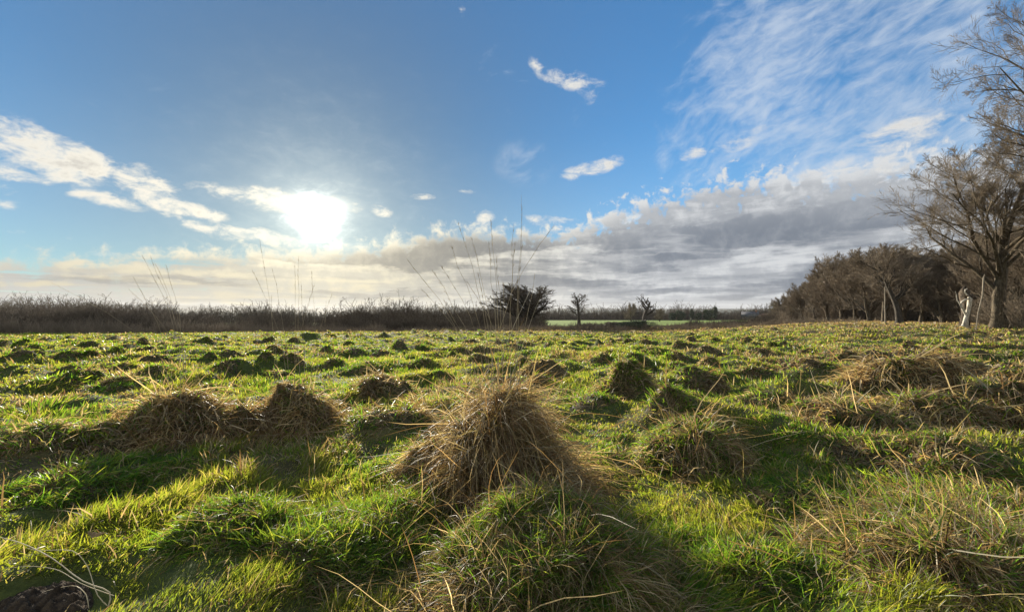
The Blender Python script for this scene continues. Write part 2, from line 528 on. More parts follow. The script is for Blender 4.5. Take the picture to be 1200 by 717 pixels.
# far hills
def hills(name, r0, prof, mat, label):
    """a ridge standing r0 metres off: prof(px) gives the photograph row of its crest"""
    pxs = np.linspace(-500, 1700, 500)
    rows = []
    for k, (dr, fz) in enumerate([(-700, 0.0), (-350, 0.55), (0, 1.0), (500, 0.9), (1200, 0.0)]):
        yv = r0 + dr + 0 * pxs
        x = (pxs - 600) / FX * yv
        top = CAMZ + (366 - prof(pxs)) / FX * r0
        z = -30 + (top + 30) * fz
        rows.append(np.stack([x, yv, z], -1))
    V = np.stack(rows)
    n, m_ = V.shape[:2]
    ii = np.arange(n * m_).reshape(n, m_)
    q = np.stack([ii[:-1, :-1], ii[:-1, 1:], ii[1:, 1:], ii[1:, :-1]], -1).reshape(-1, 4)
    me = mesh_from(name, V.reshape(-1, 3), [q], mat)
    o = add(name, me); o['kind'] = 'structure'; o['label'] = label


M_hill = noisy('far wooded hills', (0.035, 0.045, 0.04), (0.07, 0.08, 0.05), 0.004, 0.95, detail=8)
hills('hills', 4200, lambda q: 356.6 + 3.2 * sstep(q, 60, 520) + 1.8 * sstep(q, 500, 800) + 0.9 * (fbm(q / 60, q * 0, 77, 3) - .5) * 2, M_hill,
      'low blue hills on the skyline')
hills('hills', 1900, lambda q: 361.3 + 2.0 * sstep(q, 150, 520) + 0.8 * (fbm(q / 25, q * 0, 78, 3) - .5) * 2, M_hill, 'nearer dark rise below the hills')


# ================================================================== blades
def norm(v):
    return v / np.maximum(np.linalg.norm(v, axis=-1, keepdims=True), 1e-9)


def blades(p0, d0, L, W, nseg, droop, c0, c1, rg, floor=None, wander=0.0):
    """tapered, bending ribbons: returns vertices, faces, colours"""
    N = len(p0)
    side = norm(np.cross(d0, norm(rg.normal(size=(N, 3)))))
    pts = [p0]; dirs = [d0]
    p = p0.copy(); d = d0.copy()
    for i in range(nseg):
        p = p + d * (L / nseg)[:, None]
        if floor is not None:
            fl = floor(p[:, 0], p[:, 1]) + 0.012
            p[:, 2] = np.maximum(p[:, 2], fl)
        d = d + np.array([0, 0, -1.0]) * droop[:, None]
        if wander: d = d + rg.normal(size=(N, 3)) * wander
        d = norm(d)
        pts.append(p.copy()); dirs.append(d)
    V = np.zeros((N, 2 * nseg + 1, 3)); C_ = np.zeros((N, 2 * nseg + 1, 3))
    for i in range(nseg):
        w = W * (1.0 - 0.62 * (i / nseg) ** 1.5) * 0.5
        if i == 0: w = w * 0.7
        V[:, 2 * i] = pts[i] - side * w[:, None]
        V[:, 2 * i + 1] = pts[i] + side * w[:, None]
        t = i / nseg
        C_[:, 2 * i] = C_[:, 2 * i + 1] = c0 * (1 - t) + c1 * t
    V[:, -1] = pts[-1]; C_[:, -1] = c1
    base = (np.arange(N) * (2 * nseg + 1))[:, None]
    qs = []
    for i in range(nseg - 1):
        qs.append(base + np.array([2 * i, 2 * i + 1, 2 * i + 3, 2 * i + 2]))
    tr = base + np.array([2 * nseg - 2, 2 * nseg - 1, 2 * nseg])
    faces = ([np.concatenate(qs)] if qs else []) + [tr]
    return V.reshape(-1, 3), faces, C_.reshape(-1, 3)


def tube(path, radii, sides=5):
    """one tube through the points"""
    path = np.asarray(path, float); n = len(path)
    t = norm(np.gradient(path, axis=0))
    up = np.array([0.31, 0.17, 0.93]) if abs(t[0, 2]) < 0.9 else np.array([1.0, 0.1, 0])
    V = []
    for i in range(n):
        a = norm(np.cross(t[i], up)); b_ = np.cross(t[i], a)
        k = np.arange(sides) * 2 * math.pi / sides
        V.append(path[i] + (np.cos(k)[:, None] * a + np.sin(k)[:, None] * b_) * radii[i])
    V = np.concatenate(V)
    ii = np.arange(n * sides).reshape(n, sides)
    q = np.stack([ii[:-1], np.roll(ii[:-1], -1, 1), np.roll(ii[1:], -1, 1), ii[1:]], -1).reshape(-1, 4)
    return V, [q]


def joined(name, pieces, mat):
    """pieces: (verts, faces[, colours])"""
    off = 0; Vs = []; Fs = {3: [], 4: []}; Cs = []
    for pc_ in pieces:
        Vs.append(pc_[0])
        for f in pc_[1]: Fs[f.shape[1]].append(f + off)
        if len(pc_) > 2: Cs.append(pc_[2])
        off += len(pc_[0])
    fl = [np.concatenate(Fs[k]) for k in (4, 3) if Fs[k]]
    return mesh_from(name, np.concatenate(Vs), fl, mat, np.concatenate(Cs) if Cs else None)


# ================================================================== hummocks and tussocks
# (name, centre px, foot row, half width px, crest row, straw 0..1, length factor, label)
TH = 'tussock'; HU = 'hummock'
HUMMOCKS = [
    (TH, 590, 590, 80, 449, 1.0, 1.35, 'tall brown grass tussock in the centre foreground, its thin seed stalks rising above the horizon'),
    (TH, 646, 768, 175, 597, 0.62, 0.85, 'big shaggy tussock at the bottom centre, green sided with pale straw on its crown'),
    (TH, 1085, 690, 150, 600, 0.80, 0.78, 'wide brown tussock in the bottom right corner, straw combed over to the right'),
    (TH, 222, 520, 64, 457, 0.95, 1.25, 'broad shaggy brown tussock at the left, fan of thin stalks above it'),
    (TH, 355, 506, 40, 446, 0.9, 1.2, 'upright dark brown tussock right of the broad shaggy one at the left, below the sun'),
    (TH, 150, 528, 55, 488, 0.85, 1.1, 'low straw skirt tussock spreading left of the broad shaggy brown one'),
    (TH, 300, 505, 38, 470, 0.9, 1.1, 'small shaggy tussock filling the gap between the broad and the upright one'),
    (HU, 455, 470, 44, 436, 0.8, 1.0, 'brown straw hummock midway between the tall central and the dark upright tussock'),
    (HU, 468, 501, 58, 473, 0.6, 0.9, 'low dark bank just in front of the brown straw hummock left of centre'),
    (HU, 50, 524, 38, 500, 0.55, 0.7, 'small dark hummock at the left edge, level with the foot of the shaggy left tussock'),
    (HU, 730, 465, 36, 419, 0.75, 0.7, 'steep dome shaped hummock with a dark shaded face right of the tall central tussock'),
    (HU, 816, 457, 40, 427, 0.8, 0.7, 'brown hummock with a long slope to the right, next right of the steep dome'),
    (HU, 783, 481, 34, 451, 0.4, 0.9, 'greenish loose hummock before the gap between the steep dome and the sloping hummock'),
    (HU, 693, 478, 42, 461, 0.3, 0.5, 'low dark green hummock in front of and left of the steep dome shaped one'),
    (HU, 640, 444, 32, 421, 0.8, 0.7, 'small grey brown hummock directly right behind the stalks of the tall central tussock'),
    (TH, 1066, 474, 62, 413, 1.0, 1.05, 'pale straw tussock with a dark hollow in its face, below the white snag'),
    (TH, 995, 508, 74, 466, 0.85, 1.0, 'wide straw tussock in front and left of the one with the dark hollow'),
    (TH, 1104, 502, 58, 461, 0.8, 1.0, 'straw tussock directly in front of the one with the dark hollow'),
    (TH, 1185, 506, 54, 450, 0.8, 1.0, 'rounded yellow brown tussock cut by the right edge of the picture'),
    (TH, 806, 560, 78, 487, 0.45, 1.0, 'green and straw mixed tussock right of the foot of the tall central tussock'),
    (TH, 508, 552, 42, 508, 0.9, 1.0, 'brown shoulder tussock leaning against the left foot of the tall central one'),
    (HU, 1060, 566, 88, 530, 0.7, 0.9, 'long low dark hummock behind the wide brown tussock of the bottom right corner'),
    (HU, 400, 690, 120, 628, 0.25, 0.9, 'broad green mound at the bottom left of centre, its near face in shade'),
    (HU, 285, 640, 88, 583, 0.25, 0.8, 'rounded green mound behind and left of the broad one at the bottom, below the sun'),
    (HU, 475, 640, 80, 588, 0.3, 0.8, 'green mound just left of the foot of the big shaggy bottom tussock'),
    (HU, 430, 437, 24, 423, 0.5, 0.6, 'small wide dark hummock right behind the brown straw one left of centre'),
    (HU, 495, 432, 18, 419, 0.5, 0.6, 'small pointed dark hummock out in the field, left of the stalks'),
    (HU, 530, 420, 9, 411, 0.5, 0.6, 'tiny dark knob left of the central stalks'),
    (HU, 415, 415, 14, 407, 0.5, 0.6, 'tiny grey hummock out in the field right below the sun'),
    (HU, 273, 420, 17, 410, 0.4, 0.6, 'small dark hummock out in the field beyond the shaggy left tussock'),
    (HU, 265, 436, 17, 428, 0.4, 0.6, 'small green hummock just behind the crown of the shaggy left tussock'),
    (HU, 185, 437, 20, 428, 0.4, 0.6, 'low hummock to the left behind the shaggy left tussock'),
    (HU, 60, 455, 42, 441, 0.5, 0.5, 'long dark bank out in the field at the far left'),
    (HU, 172, 411, 13, 405, 0.5, 0.5, 'tiny dark hummock far out at the left, near the thorn hedge'),
    (HU, 985, 424, 20, 409, 0.9, 0.7, 'small brown hummock in front of the left end of the bare wood'),
    (HU, 934, 432, 26, 418, 0.9, 0.7, 'low brown hummock left in front of the small one before the wood'),
    (HU, 1021, 416, 14, 408, 0.9, 0.7, 'flat brown hummock below the dark slender oak at the wood edge'),
    (HU, 884, 441, 26, 427, 0.7, 0.7, 'low brown hummock right behind the sloping one'),
    (HU, 832, 416, 18, 404, 0.8, 0.6, 'small brown hummock far out, behind the sloping one'),
    (HU, 892, 418, 17, 404, 0.8, 0.6, 'small straw coloured hummock far out before the left tip of the wood'),
    (HU, 760, 413, 12, 406, 0.7, 0.6, 'tiny dark hummock far out below the dead tree with crooked limbs'),
    (HU, 790, 421, 16, 411, 0.6, 0.6, 'tiny brown hummock out in the field, right beyond the steep dome shaped one'),
    (HU, 788, 434, 17, 424, 0.4, 0.6, 'small round green hummock directly behind the sloping one'),
    (TH, 1118, 440, 34, 418, 0.9, 0.9, 'dark topped straw tussock in front of the white snag'),
    (TH, 1180, 452, 36, 424, 0.9, 0.9, 'brown tussock at the right edge below the trunk of the great oak'),
    (HU, 885, 478, 32, 461, 0.55, 0.8, 'low straw tinged hummock right of the greenish loose one'),
    (HU, 560, 700, 50, 660, 0.2, 0.8, 'small green mound at the bottom edge left of the big shaggy tussock'),
    (HU, 880, 700, 80, 655, 0.2, 0.9, 'lush green mound at the bottom edge between the two bottom tussocks'),
    (HU, 930, 610, 70, 580, 0.35, 0.9, 'green rise left behind the wide brown tussock of the bottom right corner'),
    (HU, 110, 600, 90, 560, 0.3, 0.8, 'broad low green mound at the left in front of the small dark hummock'),
    (HU, 700, 425, 15, 415, 0.6, 0.6, 'tiny hummock beyond the steep dome shaped one'),
]


def i_big(b_): return b_.dist < 6 and b_ is not None


class Bump:
    def __init__(s, i, spec):
        s.kind, px, foot, hw, crest, s.straw, s.lf, s.label = spec
        x, Y = at(px, foot)
        s.r = hw * Y / FX
        Yc = Y + 0.75 * min(s.r, 0.9)
        s.x = (px - 600) / FX * Yc; s.y = Yc
        s.z = float(ground_h(s.x, s.y))
        h = CAMZ + (366 - crest) / FX * Yc - s.z
        s.L = (0.15 + 0.16 * min(h, 0.6)) * s.lf * (0.8 if Yc > 9 else 1.0)
        s.h = float(np.clip(h - ((0.42 if i < 6 else 0.26) * s.L if s.straw > 0.4 else 0.01), 0.09, 0.8))
        if s.kind == HU: s.h *= 0.84
        s.rx = s.r * 1.0; s.ry = min(s.r, 1.0) * 0.95
        s.dist = math.hypot(s.x, s.y)
        s.px_area = 2 * hw * max(foot - crest, 6)
        s.seed = 100 + i
        s.ang = rng.uniform(-0.25, 0.25)
        s.lobes = None
        s.pw = 0.9 if i == 0 else 0.65 if i in (1, 2) else 1.05 if s.kind == TH else 1.25

    def rho2(s, x, y):
        u = x - s.x; v = y - s.y
        ca, sa_ = math.cos(s.ang), math.sin(s.ang)
        a = (u * ca + v * sa_) / s.rx; b_ = (-u * sa_ + v * ca) / s.ry
        th_ = np.arctan2(b_, a)
        wob = 1 + 0.16 * np.sin(2 * th_ + s.seed) + 0.10 * np.sin(3 * th_ + 2.1 * s.seed) + 0.05 * np.sin(5 * th_ + s.seed * .7)
        return (a * a + b_ * b_) / wob ** 2

    def up(s, x, y):
        q = s.rho2(x, y)
        edge_ = np.clip(1 - q, 0, 1)
        if s.lobes is None:
            rl = np.random.default_rng(s.seed * 3)
            n_l = 4 if s.kind == TH else 2
            s.lobes = [(0.0, 0.0, 0.95, 0.80 if s.dist < 5 else 0.90)] + [(0.50 * math.cos(t_), 0.45 * math.sin(t_), rl.uniform(.50, .68), rl.uniform(.4, .85)) for t_ in rl.uniform(0, 6.28, n_l)]
        k = 0
        for (lx, ly, lr, lh) in s.lobes:
            d2 = ((x - s.x - lx * s.rx) / (s.rx * lr)) ** 2 + ((y - s.y - ly * s.ry) / (s.ry * lr)) ** 2
            k = np.maximum(k, lh * np.clip(1 - d2, 0, 1) ** s.pw * 1.12)
        k = k * np.minimum(edge_ * 4, 1)
        n = fbm((x - s.x) / s.r * 2.6 + s.seed, (y - s.y) / s.r * 2.6, s.seed, 3) - 0.5
        n2 = fbm((x - s.x) / s.r * 8 + s.seed, (y - s.y) / s.r * 8, s.seed + 5, 2) - 0.5
        return s.h * k * (1 + (1.15 if s.kind == TH and i_big(s) else 0.8) * n + 0.35 * n2)


# the many small bumps further out that nothing tells apart
SMALL = 'one of the many small grassy bumps scattered over the pasture further out'
rs_ = np.random.default_rng(77)
taken = [(h_[1], h_[2], h_[3]) for h_ in HUMMOCKS]
n_named = len(HUMMOCKS)
while len(HUMMOCKS) < n_named + 62:
    row = 400 + 58 * rs_.random() ** 1.35; sc = (row - 380) / 40.0
    q_ = rs_.uniform(5, 1195); hw_ = rs_.uniform(9, 21) * sc
    if q_ > 900 and row < 404: continue
    if any(abs(q_ - t_[0]) < (hw_ + t_[2]) * 0.9 and abs(row - t_[1]) < 9 for t_ in taken): continue
    taken.append((q_, row, hw_))
    HUMMOCKS.append((HU, q_, row, hw_, row - rs_.uniform(4.5, 11) * sc ** 0.8 - 1, float(np.clip(rs_.uniform(0.15, 0.75) + 0.2 * (q_ > 750), 0, .9)), 0.6, SMALL))
BUMPS = [Bump(i, sp) for i, sp in enumerate(HUMMOCKS)]


def surface_h(x, y):
    """land with the mounds on it"""
    g0 = ground_h(x, y)
    t_ = np.zeros_like(g0)
    for b_ in BUMPS:
        near = (np.abs(x - b_.x) < b_.rx * 1.4) & (np.abs(y - b_.y) < b_.ry * 1.5)
        if near.any():
            t_[near] = np.maximum(t_[near], b_.up(x[near], y[near]))
    return g0 + t_


STRAWS = np.array([[0.34, 0.27, 0.15], [0.25, 0.175, 0.085], [0.44, 0.37, 0.24], [0.17, 0.11, 0.055], [0.27, 0.23, 0.11]])
GREENS = np.array([[0.105, 0.175, 0.026], [0.070, 0.145, 0.022], [0.140, 0.190, 0.034], [0.055, 0.115, 0.022], [0.170, 0.190, 0.040]])


def pick(pal, n, rg, vary=0.18):
    c_ = pal[rg.integers(0, len(pal), n)]
    return c_ * (1 + rg.normal(size=(n, 1)) * vary).clip(0.4, 1.7)


def cover(b_, n, rg, pal, Lm, droop, upw, mat, part, parent, wscale=1.0, spread=1.0):
    """blades growing all over a mound"""
    # points on the mound, a few beyond its foot
    rad = np.sqrt(rg.random(n * 2)) * spread; an = rg.random(n * 2) * 2 * math.pi
    ca, sa_ = math.cos(b_.ang), math.sin(b_.ang)
    a = rad * np.cos(an) * b_.rx; c_ = rad * np.sin(an) * b_.ry
    x = b_.x + a * ca - c_ * sa_; y = b_.y + a * sa_ + c_ * ca
    keep = (b_.rho2(x, y) < 1.05 * spread ** 2)
    x = x[keep][:n]; y = y[keep][:n]
    N = len(x)
    # gather the blades into tufts, each with a lean, length and colour of its own
    K = max(6, int(N / (70 if Lm > 0.1 else 40)))
    tid = rg.integers(0, K, N)
    tx = x[:K][tid % len(x[:K])]; ty = y[:K][tid % len(x[:K])]
    loose = (rg.random(N) < 0.30)
    sg = 0.05 if b_.dist < 6 else 0.08
    x = np.where(loose, x, tx + rg.normal(size=N) * sg); y = np.where(loose, y, ty + rg.normal(size=N) * sg)
    tl = rg.normal(size=(K, 3)) * np.array([1.0, 1.0, 0.25]); tL = rg.uniform(0.35, 1.5, K); tC = rg.uniform(0.6, 1.25, (K, 1))
    tuft_out = np.stack([x - tx, y - ty, 0 * x], -1) / sg * 0.30 * (~loose)[:, None]
    stray = rg.random(N) < 0.05
    e = 0.03
    z = surface_h(x, y)
    gxn = -(surface_h(x + e, y) - z) / e; gyn = -(surface_h(x, y + e) - z) / e
    nrm = norm(np.stack([gxn, gyn, np.ones(N)], -1))
    outw = np.stack([(x - b_.x), (y - b_.y), 0 * x], -1) / b_.r
    lean = (np.stack([fbm(x * 5 + 9, y * 5, 41, 2), fbm(x * 5 + 70, y * 5, 43, 2), fbm(x * 5, y * 5 + 60, 44, 2)], -1) - 0.5) * 3.4
    d = nrm * 0.55 + np.array([0, 0, 1.0]) * upw + outw * 0.55 + rg.normal(size=(N, 3)) * 0.34 + lean * np.array([1.0, 1.0, 0.4]) + np.array([0.22, -0.05, 0])
    d = d + tl[tid] + tuft_out
    d[:, 2] = np.maximum(d[:, 2], 0.02)
    d = norm(d)
    L = Lm * (0.5 + rg.random(N) ** 1.6 * 1.2) * tL[tid]
    L = np.where(stray, L * 1.5, L)
    px = b_.dist / 430
    W = np.maximum(0.0030, 0.75 * px) * rg.uniform(0.6, 1.3, N) * wscale
    c1 = pick(pal, N, rg)
    cn = fbm(x * 9 + 3, y * 9, 47, 2)[:, None]
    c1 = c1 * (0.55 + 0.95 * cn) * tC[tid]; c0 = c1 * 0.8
    nseg = 5 if b_.dist < 6 else 3
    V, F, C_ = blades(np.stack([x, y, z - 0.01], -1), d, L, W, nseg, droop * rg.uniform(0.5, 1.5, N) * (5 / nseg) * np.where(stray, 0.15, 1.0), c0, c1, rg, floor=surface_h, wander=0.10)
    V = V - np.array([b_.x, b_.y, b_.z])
    return add(part, mesh_from(part, V, F, mat, C_), parent)


def stalk(b_, foot, tip, rg, parent, bend=0.25, r0=0.0027, head=True, depth=0.0, pale=False):
    """a thin dead flowering stem from a foot pixel to a tip pixel at the tussock's distance"""
    Yd = b_.y + depth
    fx = (foot[0] - 600) / FX * Yd; fz = CAMZ + (366 - foot[1]) / FX * Yd
    fz = min(fz, float(surface_h(np.array([fx]), np.array([Yd]))[0]) + 0.03)
    tx = (tip[0] - 600) / FX * Yd; tz = CAMZ + (366 - tip[1]) / FX * Yd
    A = np.array([fx, Yd, fz]); B = np.array([tx, Yd + rg.uniform(-.15, .15), tz])
    t_ = np.linspace(0, 1, 9)[:, None]
    Lh = np.linalg.norm(B - A)
    # starts steeper and leans over towards its tip
    mid = A * (1 - t_) + B * t_
    mid[:, 0] -= (B[0] - A[0]) * bend * np.sin(math.pi * t_[:, 0]) * 0.9
    mid += rg.normal(size=mid.shape) * 0.0055 * np.minimum(t_ * 4, 1)
    rad = r0 * (1 - 0.75 * t_[:, 0])
    P_ = [tube(mid, rad, 4)]
    if head:
        # narrow spent panicle
        for k in range(16):
            u = rg.uniform(0.80, 0.99)
            p_ = A * (1 - u) + B * u
            j = int(u * 8); f = u * 8 - j
            p_ = mid[j] * (1 - f) + mid[min(j + 1, 8)] * f
            dd = norm(mid[-1] - mid[-3]) * 0.03 + rg.normal(size=3) * 0.006
            P_.append(tube(np.stack([p_, p_ + dd * 0.6, p_ + dd]), [0.0006, 0.0011, 0.0003], 3))
    ctr = np.array([b_.x, b_.y, b_.z])
    P_ = [(v - ctr, f) for v, f in P_]
    return add('stalk', joined('stalk', P_, M_stalk_pale if pale else M_stalk), parent)


M_stalk = noisy('dry stalk', (0.28, 0.22, 0.13), (0.46, 0.37, 0.23), 8, 0.7)
M_stalk_pale = noisy('pale dry stalk', (0.45, 0.37, 0.22), (0.62, 0.53, 0.36), 8, 0.6)

GROUP_T = 'grass tussocks in the field'; GROUP_H = 'grassed hummocks in the field'
for i, b_ in enumerate(BUMPS):
    rg = np.random.default_rng(500 + i)
    # the mound itself
    nr_, na_ = 22, 56
    rad = np.linspace(0, 1.12, nr_); an = np.linspace(0, 2 * math.pi, na_, endpoint=False)
    RA, AN = np.meshgrid(rad, an, indexing='ij')
    ca, sa_ = math.cos(b_.ang), math.sin(b_.ang)
    a = RA * np.cos(AN) * b_.rx * 1.25; c_ = RA * np.sin(AN) * b_.ry * 1.25
    x = b_.x + a * ca - c_ * sa_; y = b_.y + a * sa_ + c_ * ca
    q = b_.rho2(x, y)
    z = ground_h(x, y) + b_.up(x, y) - 0.05 * sstep(q, 0.92, 1.12) - 0.004
    V = np.stack([x, y, z], -1).reshape(-1, 3) - np.array([b_.x, b_.y, b_.z])
    ii = np.arange(nr_ * na_).reshape(nr_, na_)
    q4 = np.stack([ii[:-1], ii[1:], np.roll(ii[1:], -1, 1), np.roll(ii[:-1], -1, 1)], -1).reshape(-1, 4)
    nm = 'grass_tussock' if b_.kind == TH else 'grass_hummock'
    root = add(nm, mesh_from(nm, V, [q4], M_mound), None, (b_.x, b_.y, b_.z))
    thing(root, b_.label, 'tussock' if b_.kind == TH else 'hummock', GROUP_T if b_.kind == TH else 'small bumps further out in the pasture' if b_.label == SMALL else GROUP_H)
    b_.root = root
    dens = float(np.clip(b_.px_area * 0.62, 260, 24000))
    if b_.dist < 14: dens = max(dens, (4000 if b_.dist < 3.5 else 1500) * math.pi * b_.rx * b_.ry)
    ns = int(dens * b_.straw); ng = int(dens * (1 - b_.straw) * 1.2)
    hh = b_.h
    Ls = b_.L
    if ns > 20:
        cover(b_, ns, rg, STRAWS if b_.straw > 0.35 else STRAWS[[0, 1, 4]], Ls, 0.50, 0.30, M_straw, 'dry_blades', root, spread=1.14 if b_.kind == TH else 1.0)
    if ng > 20:
        cover(b_, ng, rg, GREENS, 0.075, 0.22, 0.9, M_grass, 'green_blades', root)
    # green growth round the foot
    if b_.straw > 0.6 and b_.dist < 9:
        cover(b_, int(dens * 0.22), rg, GREENS, 0.08, 0.2, 0.9, M_grass, 'green_blades', root, spread=1.12)

rg = np.random.default_rng(99)
b0, bl, bu = BUMPS[0], BUMPS[3], BUMPS[4]
for foot, tip, bend in [((556, 480), (476, 303), .35), ((566, 470), (509, 318), .3), ((570, 470), (517, 312), .3), ((572, 470), (528, 290), .3),
                        ((574, 460), (537, 262), .3), ((580, 460), (553, 278), .3), ((584, 465), (571, 282), .2), ((586, 460), (574, 252), .2),
                        ((590, 470), (583, 300), .2), ((594, 470), (604, 288), .2), ((598, 470), (601, 262), .1), ((602, 465), (611, 232), .1),
                        ((604, 470), (612, 285), .1), ((575, 480), (650, 262), .35), ((596, 480), (547, 330), .4), ((560, 478), (496, 340), .35), ((563, 474), (520, 352), .3), ((580, 466), (560, 318), .2), ((606, 470), (628, 320), .2), ((590, 466), (590, 330), .1)]:
    stalk(b0, foot, tip, rg, b0.root, bend, depth=rg.uniform(-.25, .25))
stalk(b0, (560, 480), (622, 336), rg, b0.root, .1, 0.0030, False, -0.3, True)
stalk(b0, (585, 500), (634, 346), rg, b0.root, .1, 0.0022, False, -0.3, True)
for foot, tip, bend in [((330, 470), (311, 281), .1), ((338, 465), (302, 316), .3), ((342, 460), (326, 316), .2), ((346, 470), (339, 308), .1),
                        ((352, 460), (350, 300), .1), ((375, 470), (366, 318), .2), ((358, 465), (352, 330), .1), ((345, 470), (371, 333), .3), ((325, 470), (316, 345), .1), ((380, 480), (385, 352), .1), ((365, 470), (392, 345), .3)]:
    stalk(bu, foot, tip, rg, bu.root, bend, depth=rg.uniform(-.25, .25))
for foot, tip, bend in [((212, 455), (166, 300), .4), ((214, 450), (173, 306), .4), ((216, 455), (181, 300), .4), ((205, 450), (163, 325), .3),
                        ((220, 455), (199, 310), .3), ((200, 460), (60, 332), .35), ((210, 455), (140, 338), .4)]:
    stalk(bl, foot, tip, rg, bl.root, bend, depth=rg.uniform(-.25, .25))
bh = BUMPS[15]
stalk(bh, (1064, 425), (1096, 373), rg, bh.root, -.3, 0.004, False, 0, True)
bs = BUMPS[17]
stalk(bs, (1062, 520), (1079, 483), rg, bs.root, 0, 0.005, False, -.5, True)
stalk(bs, (1060, 508), (1067, 482), rg, bs.root, 0, 0.004, False, -.5, True)
stalk(bs, (1131, 480), (1129, 430), rg, bs.root, 0, 0.004, False, 0, True)
stalk(bs, (1155, 470), (1160, 424), rg, bs.root, 0, 0.003, False, 0, True)
br = BUMPS[2]
stalk(br, (967, 712), (966, 640), rg, br.root, 0, 0.0026, False, -.3, True)
stalk(br, (916, 715), (915, 670), rg, br.root, 0, 0.0022, False, -.3, True)
bc = BUMPS[1]
for foot, tip in [((655, 640), (690, 570)), ((640, 640), (663, 562)), ((600, 640), (632, 585)), ((700, 625), (760, 590)), ((690, 640), (722, 600)), ((745, 680), (782, 623)), ((760, 680), (775, 630)), ((610, 620), (604, 578))]:
    stalk(bc, foot, tip, rg, bc.root, .1, 0.0018, False, rg.uniform(-.1, .3), True)

# ================================================================== the sward
def sward(name, n_try, rmin, rmax, seed, straw, label, short=1.0):
    rg = np.random.default_rng(seed)
    # density per square metre falls with distance
    rs = np.geomspace(rmin, rmax, 400)
    dn = (2.2 / np.maximum(rs, 2.2)) ** 1.35 * rs
    cdf = np.concatenate([[0], np.cumsum((dn[1:] + dn[:-1]) / 2 * np.diff(rs))]); cdf /= cdf[-1]
    r_ = np.interp(rg.random(n_try), cdf, rs)
    a_ = rg.uniform(-R(60), R(60), n_try)
    x = r_ * np.sin(a_); y = r_ * np.cos(a_)
    s_amt = straw_amount(x, y)
    keep = rg.random(n_try) < (s_amt * 0.75 if straw else 1.0 - 0.8 * s_amt)
    cl = fbm(x * 6, y * 6, 61, 2)
    keep &= rg.random(n_try) < sstep(cl, 0.25, 0.6) * 0.6 + 0.42
    for b_ in BUMPS:
        keep &= ~(b_.rho2(x, y) < 0.93)
    keep &= ~(np.hypot((x - MOLE[0]) / 0.30, (y - MOLE[1]) / 0.22) < 1)
    x = x[keep]; y = y[keep]; r_ = r_[keep]; cl = cl[keep]
    N = len(x)
    z = ground_h(x, y)
    lean = np.stack([fbm(x * 1.3, y * 1.3, 71, 2) - .5, fbm(x * 1.3 + 40, y * 1.3, 72, 2) - .5, 0 * x], -1) * 2.4
    d = np.array([0.05, 0, 1.0]) + rg.normal(size=(N, 3)) * (0.65 if straw else 0.50) + lean
    d[:, 2] = np.maximum(np.abs(d[:, 2]), 0.18)
    d = norm(d)
    big = fbm(x * 0.8 + 5, y * 0.8, 81, 2)
    L = short * (0.026 + 0.26 * (cl * big) ** 1.5) * (0.6 + rg.random(N) * 0.9) * (1.5 if straw else 1.0)
    W = np.maximum(0.0034, 0.0019 * r_) * rg.uniform(0.6, 1.3, N)
    if straw:
        c1 = pick(STRAWS, N, rg)
    else:
        c1 = pick(GREENS, N, rg, 0.15)
        yel = sstep(fbm(x * 0.9, y * 0.9, 91, 3), 0.4, 0.7)[:, None]
        c1 = c1 * (1 - 0.5 * yel) + np.array([0.23, 0.22, 0.045]) * 0.5 * yel
        # pale dead tips here and there
        dead = (rg.random(N) < 0.08 + 0.2 * sstep(fbm(x * 2.2, y * 2.2, 95, 2), 0.5, 0.75))[:, None]
        c1 = np.where(dead, c1 * 0.4 + STRAWS[0] * 0.6, c1)
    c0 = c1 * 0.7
    near = r_ < 7
    P_ = []
    for sel, ns_ in ((near, 3), (~near, 2)):
        if sel.any():
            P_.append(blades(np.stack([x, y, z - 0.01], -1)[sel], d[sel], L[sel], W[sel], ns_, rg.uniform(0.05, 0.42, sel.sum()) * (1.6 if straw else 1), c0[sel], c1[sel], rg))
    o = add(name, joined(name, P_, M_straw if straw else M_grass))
    o['kind'] = 'stuff'; o['label'] = label
    print(name, N)
    return o


MOLE = at(46, 730)
sward('grass', 1150000, 0.85, 75, 5, False, 'uneven green pasture grass with the low sun behind it')
sward('undergrass', 330000, 0.85, 5.5, 15, False, 'short dense grass filling the turf between the taller blades', short=0.6)
sward('dead_grass', 950000, 0.85, 95, 6, True, 'dead straw matted through the pasture')


# ================================================================== bare winter trees
def grow(p, d, L, r, nseg, wander, trop, rg):
    """grow N branches at once: returns points (N, n+1, 3) and radii (N, n+1)"""
    N = len(p)
    pts = [p]; dd = d
    for i in range(nseg):
        dd = norm(dd + rg.normal(size=(N, 3)) * wander + np.array([0, 0, 1.0]) * trop)
        p = p + dd * (L / nseg)[:, None]
        pts.append(p)
    P_ = np.stack(pts, 1)
    t_ = np.linspace(0, 1, nseg + 1)
    return P_, r[:, None] * (1 - 0.8 * t_[None, :] ** 1.1)


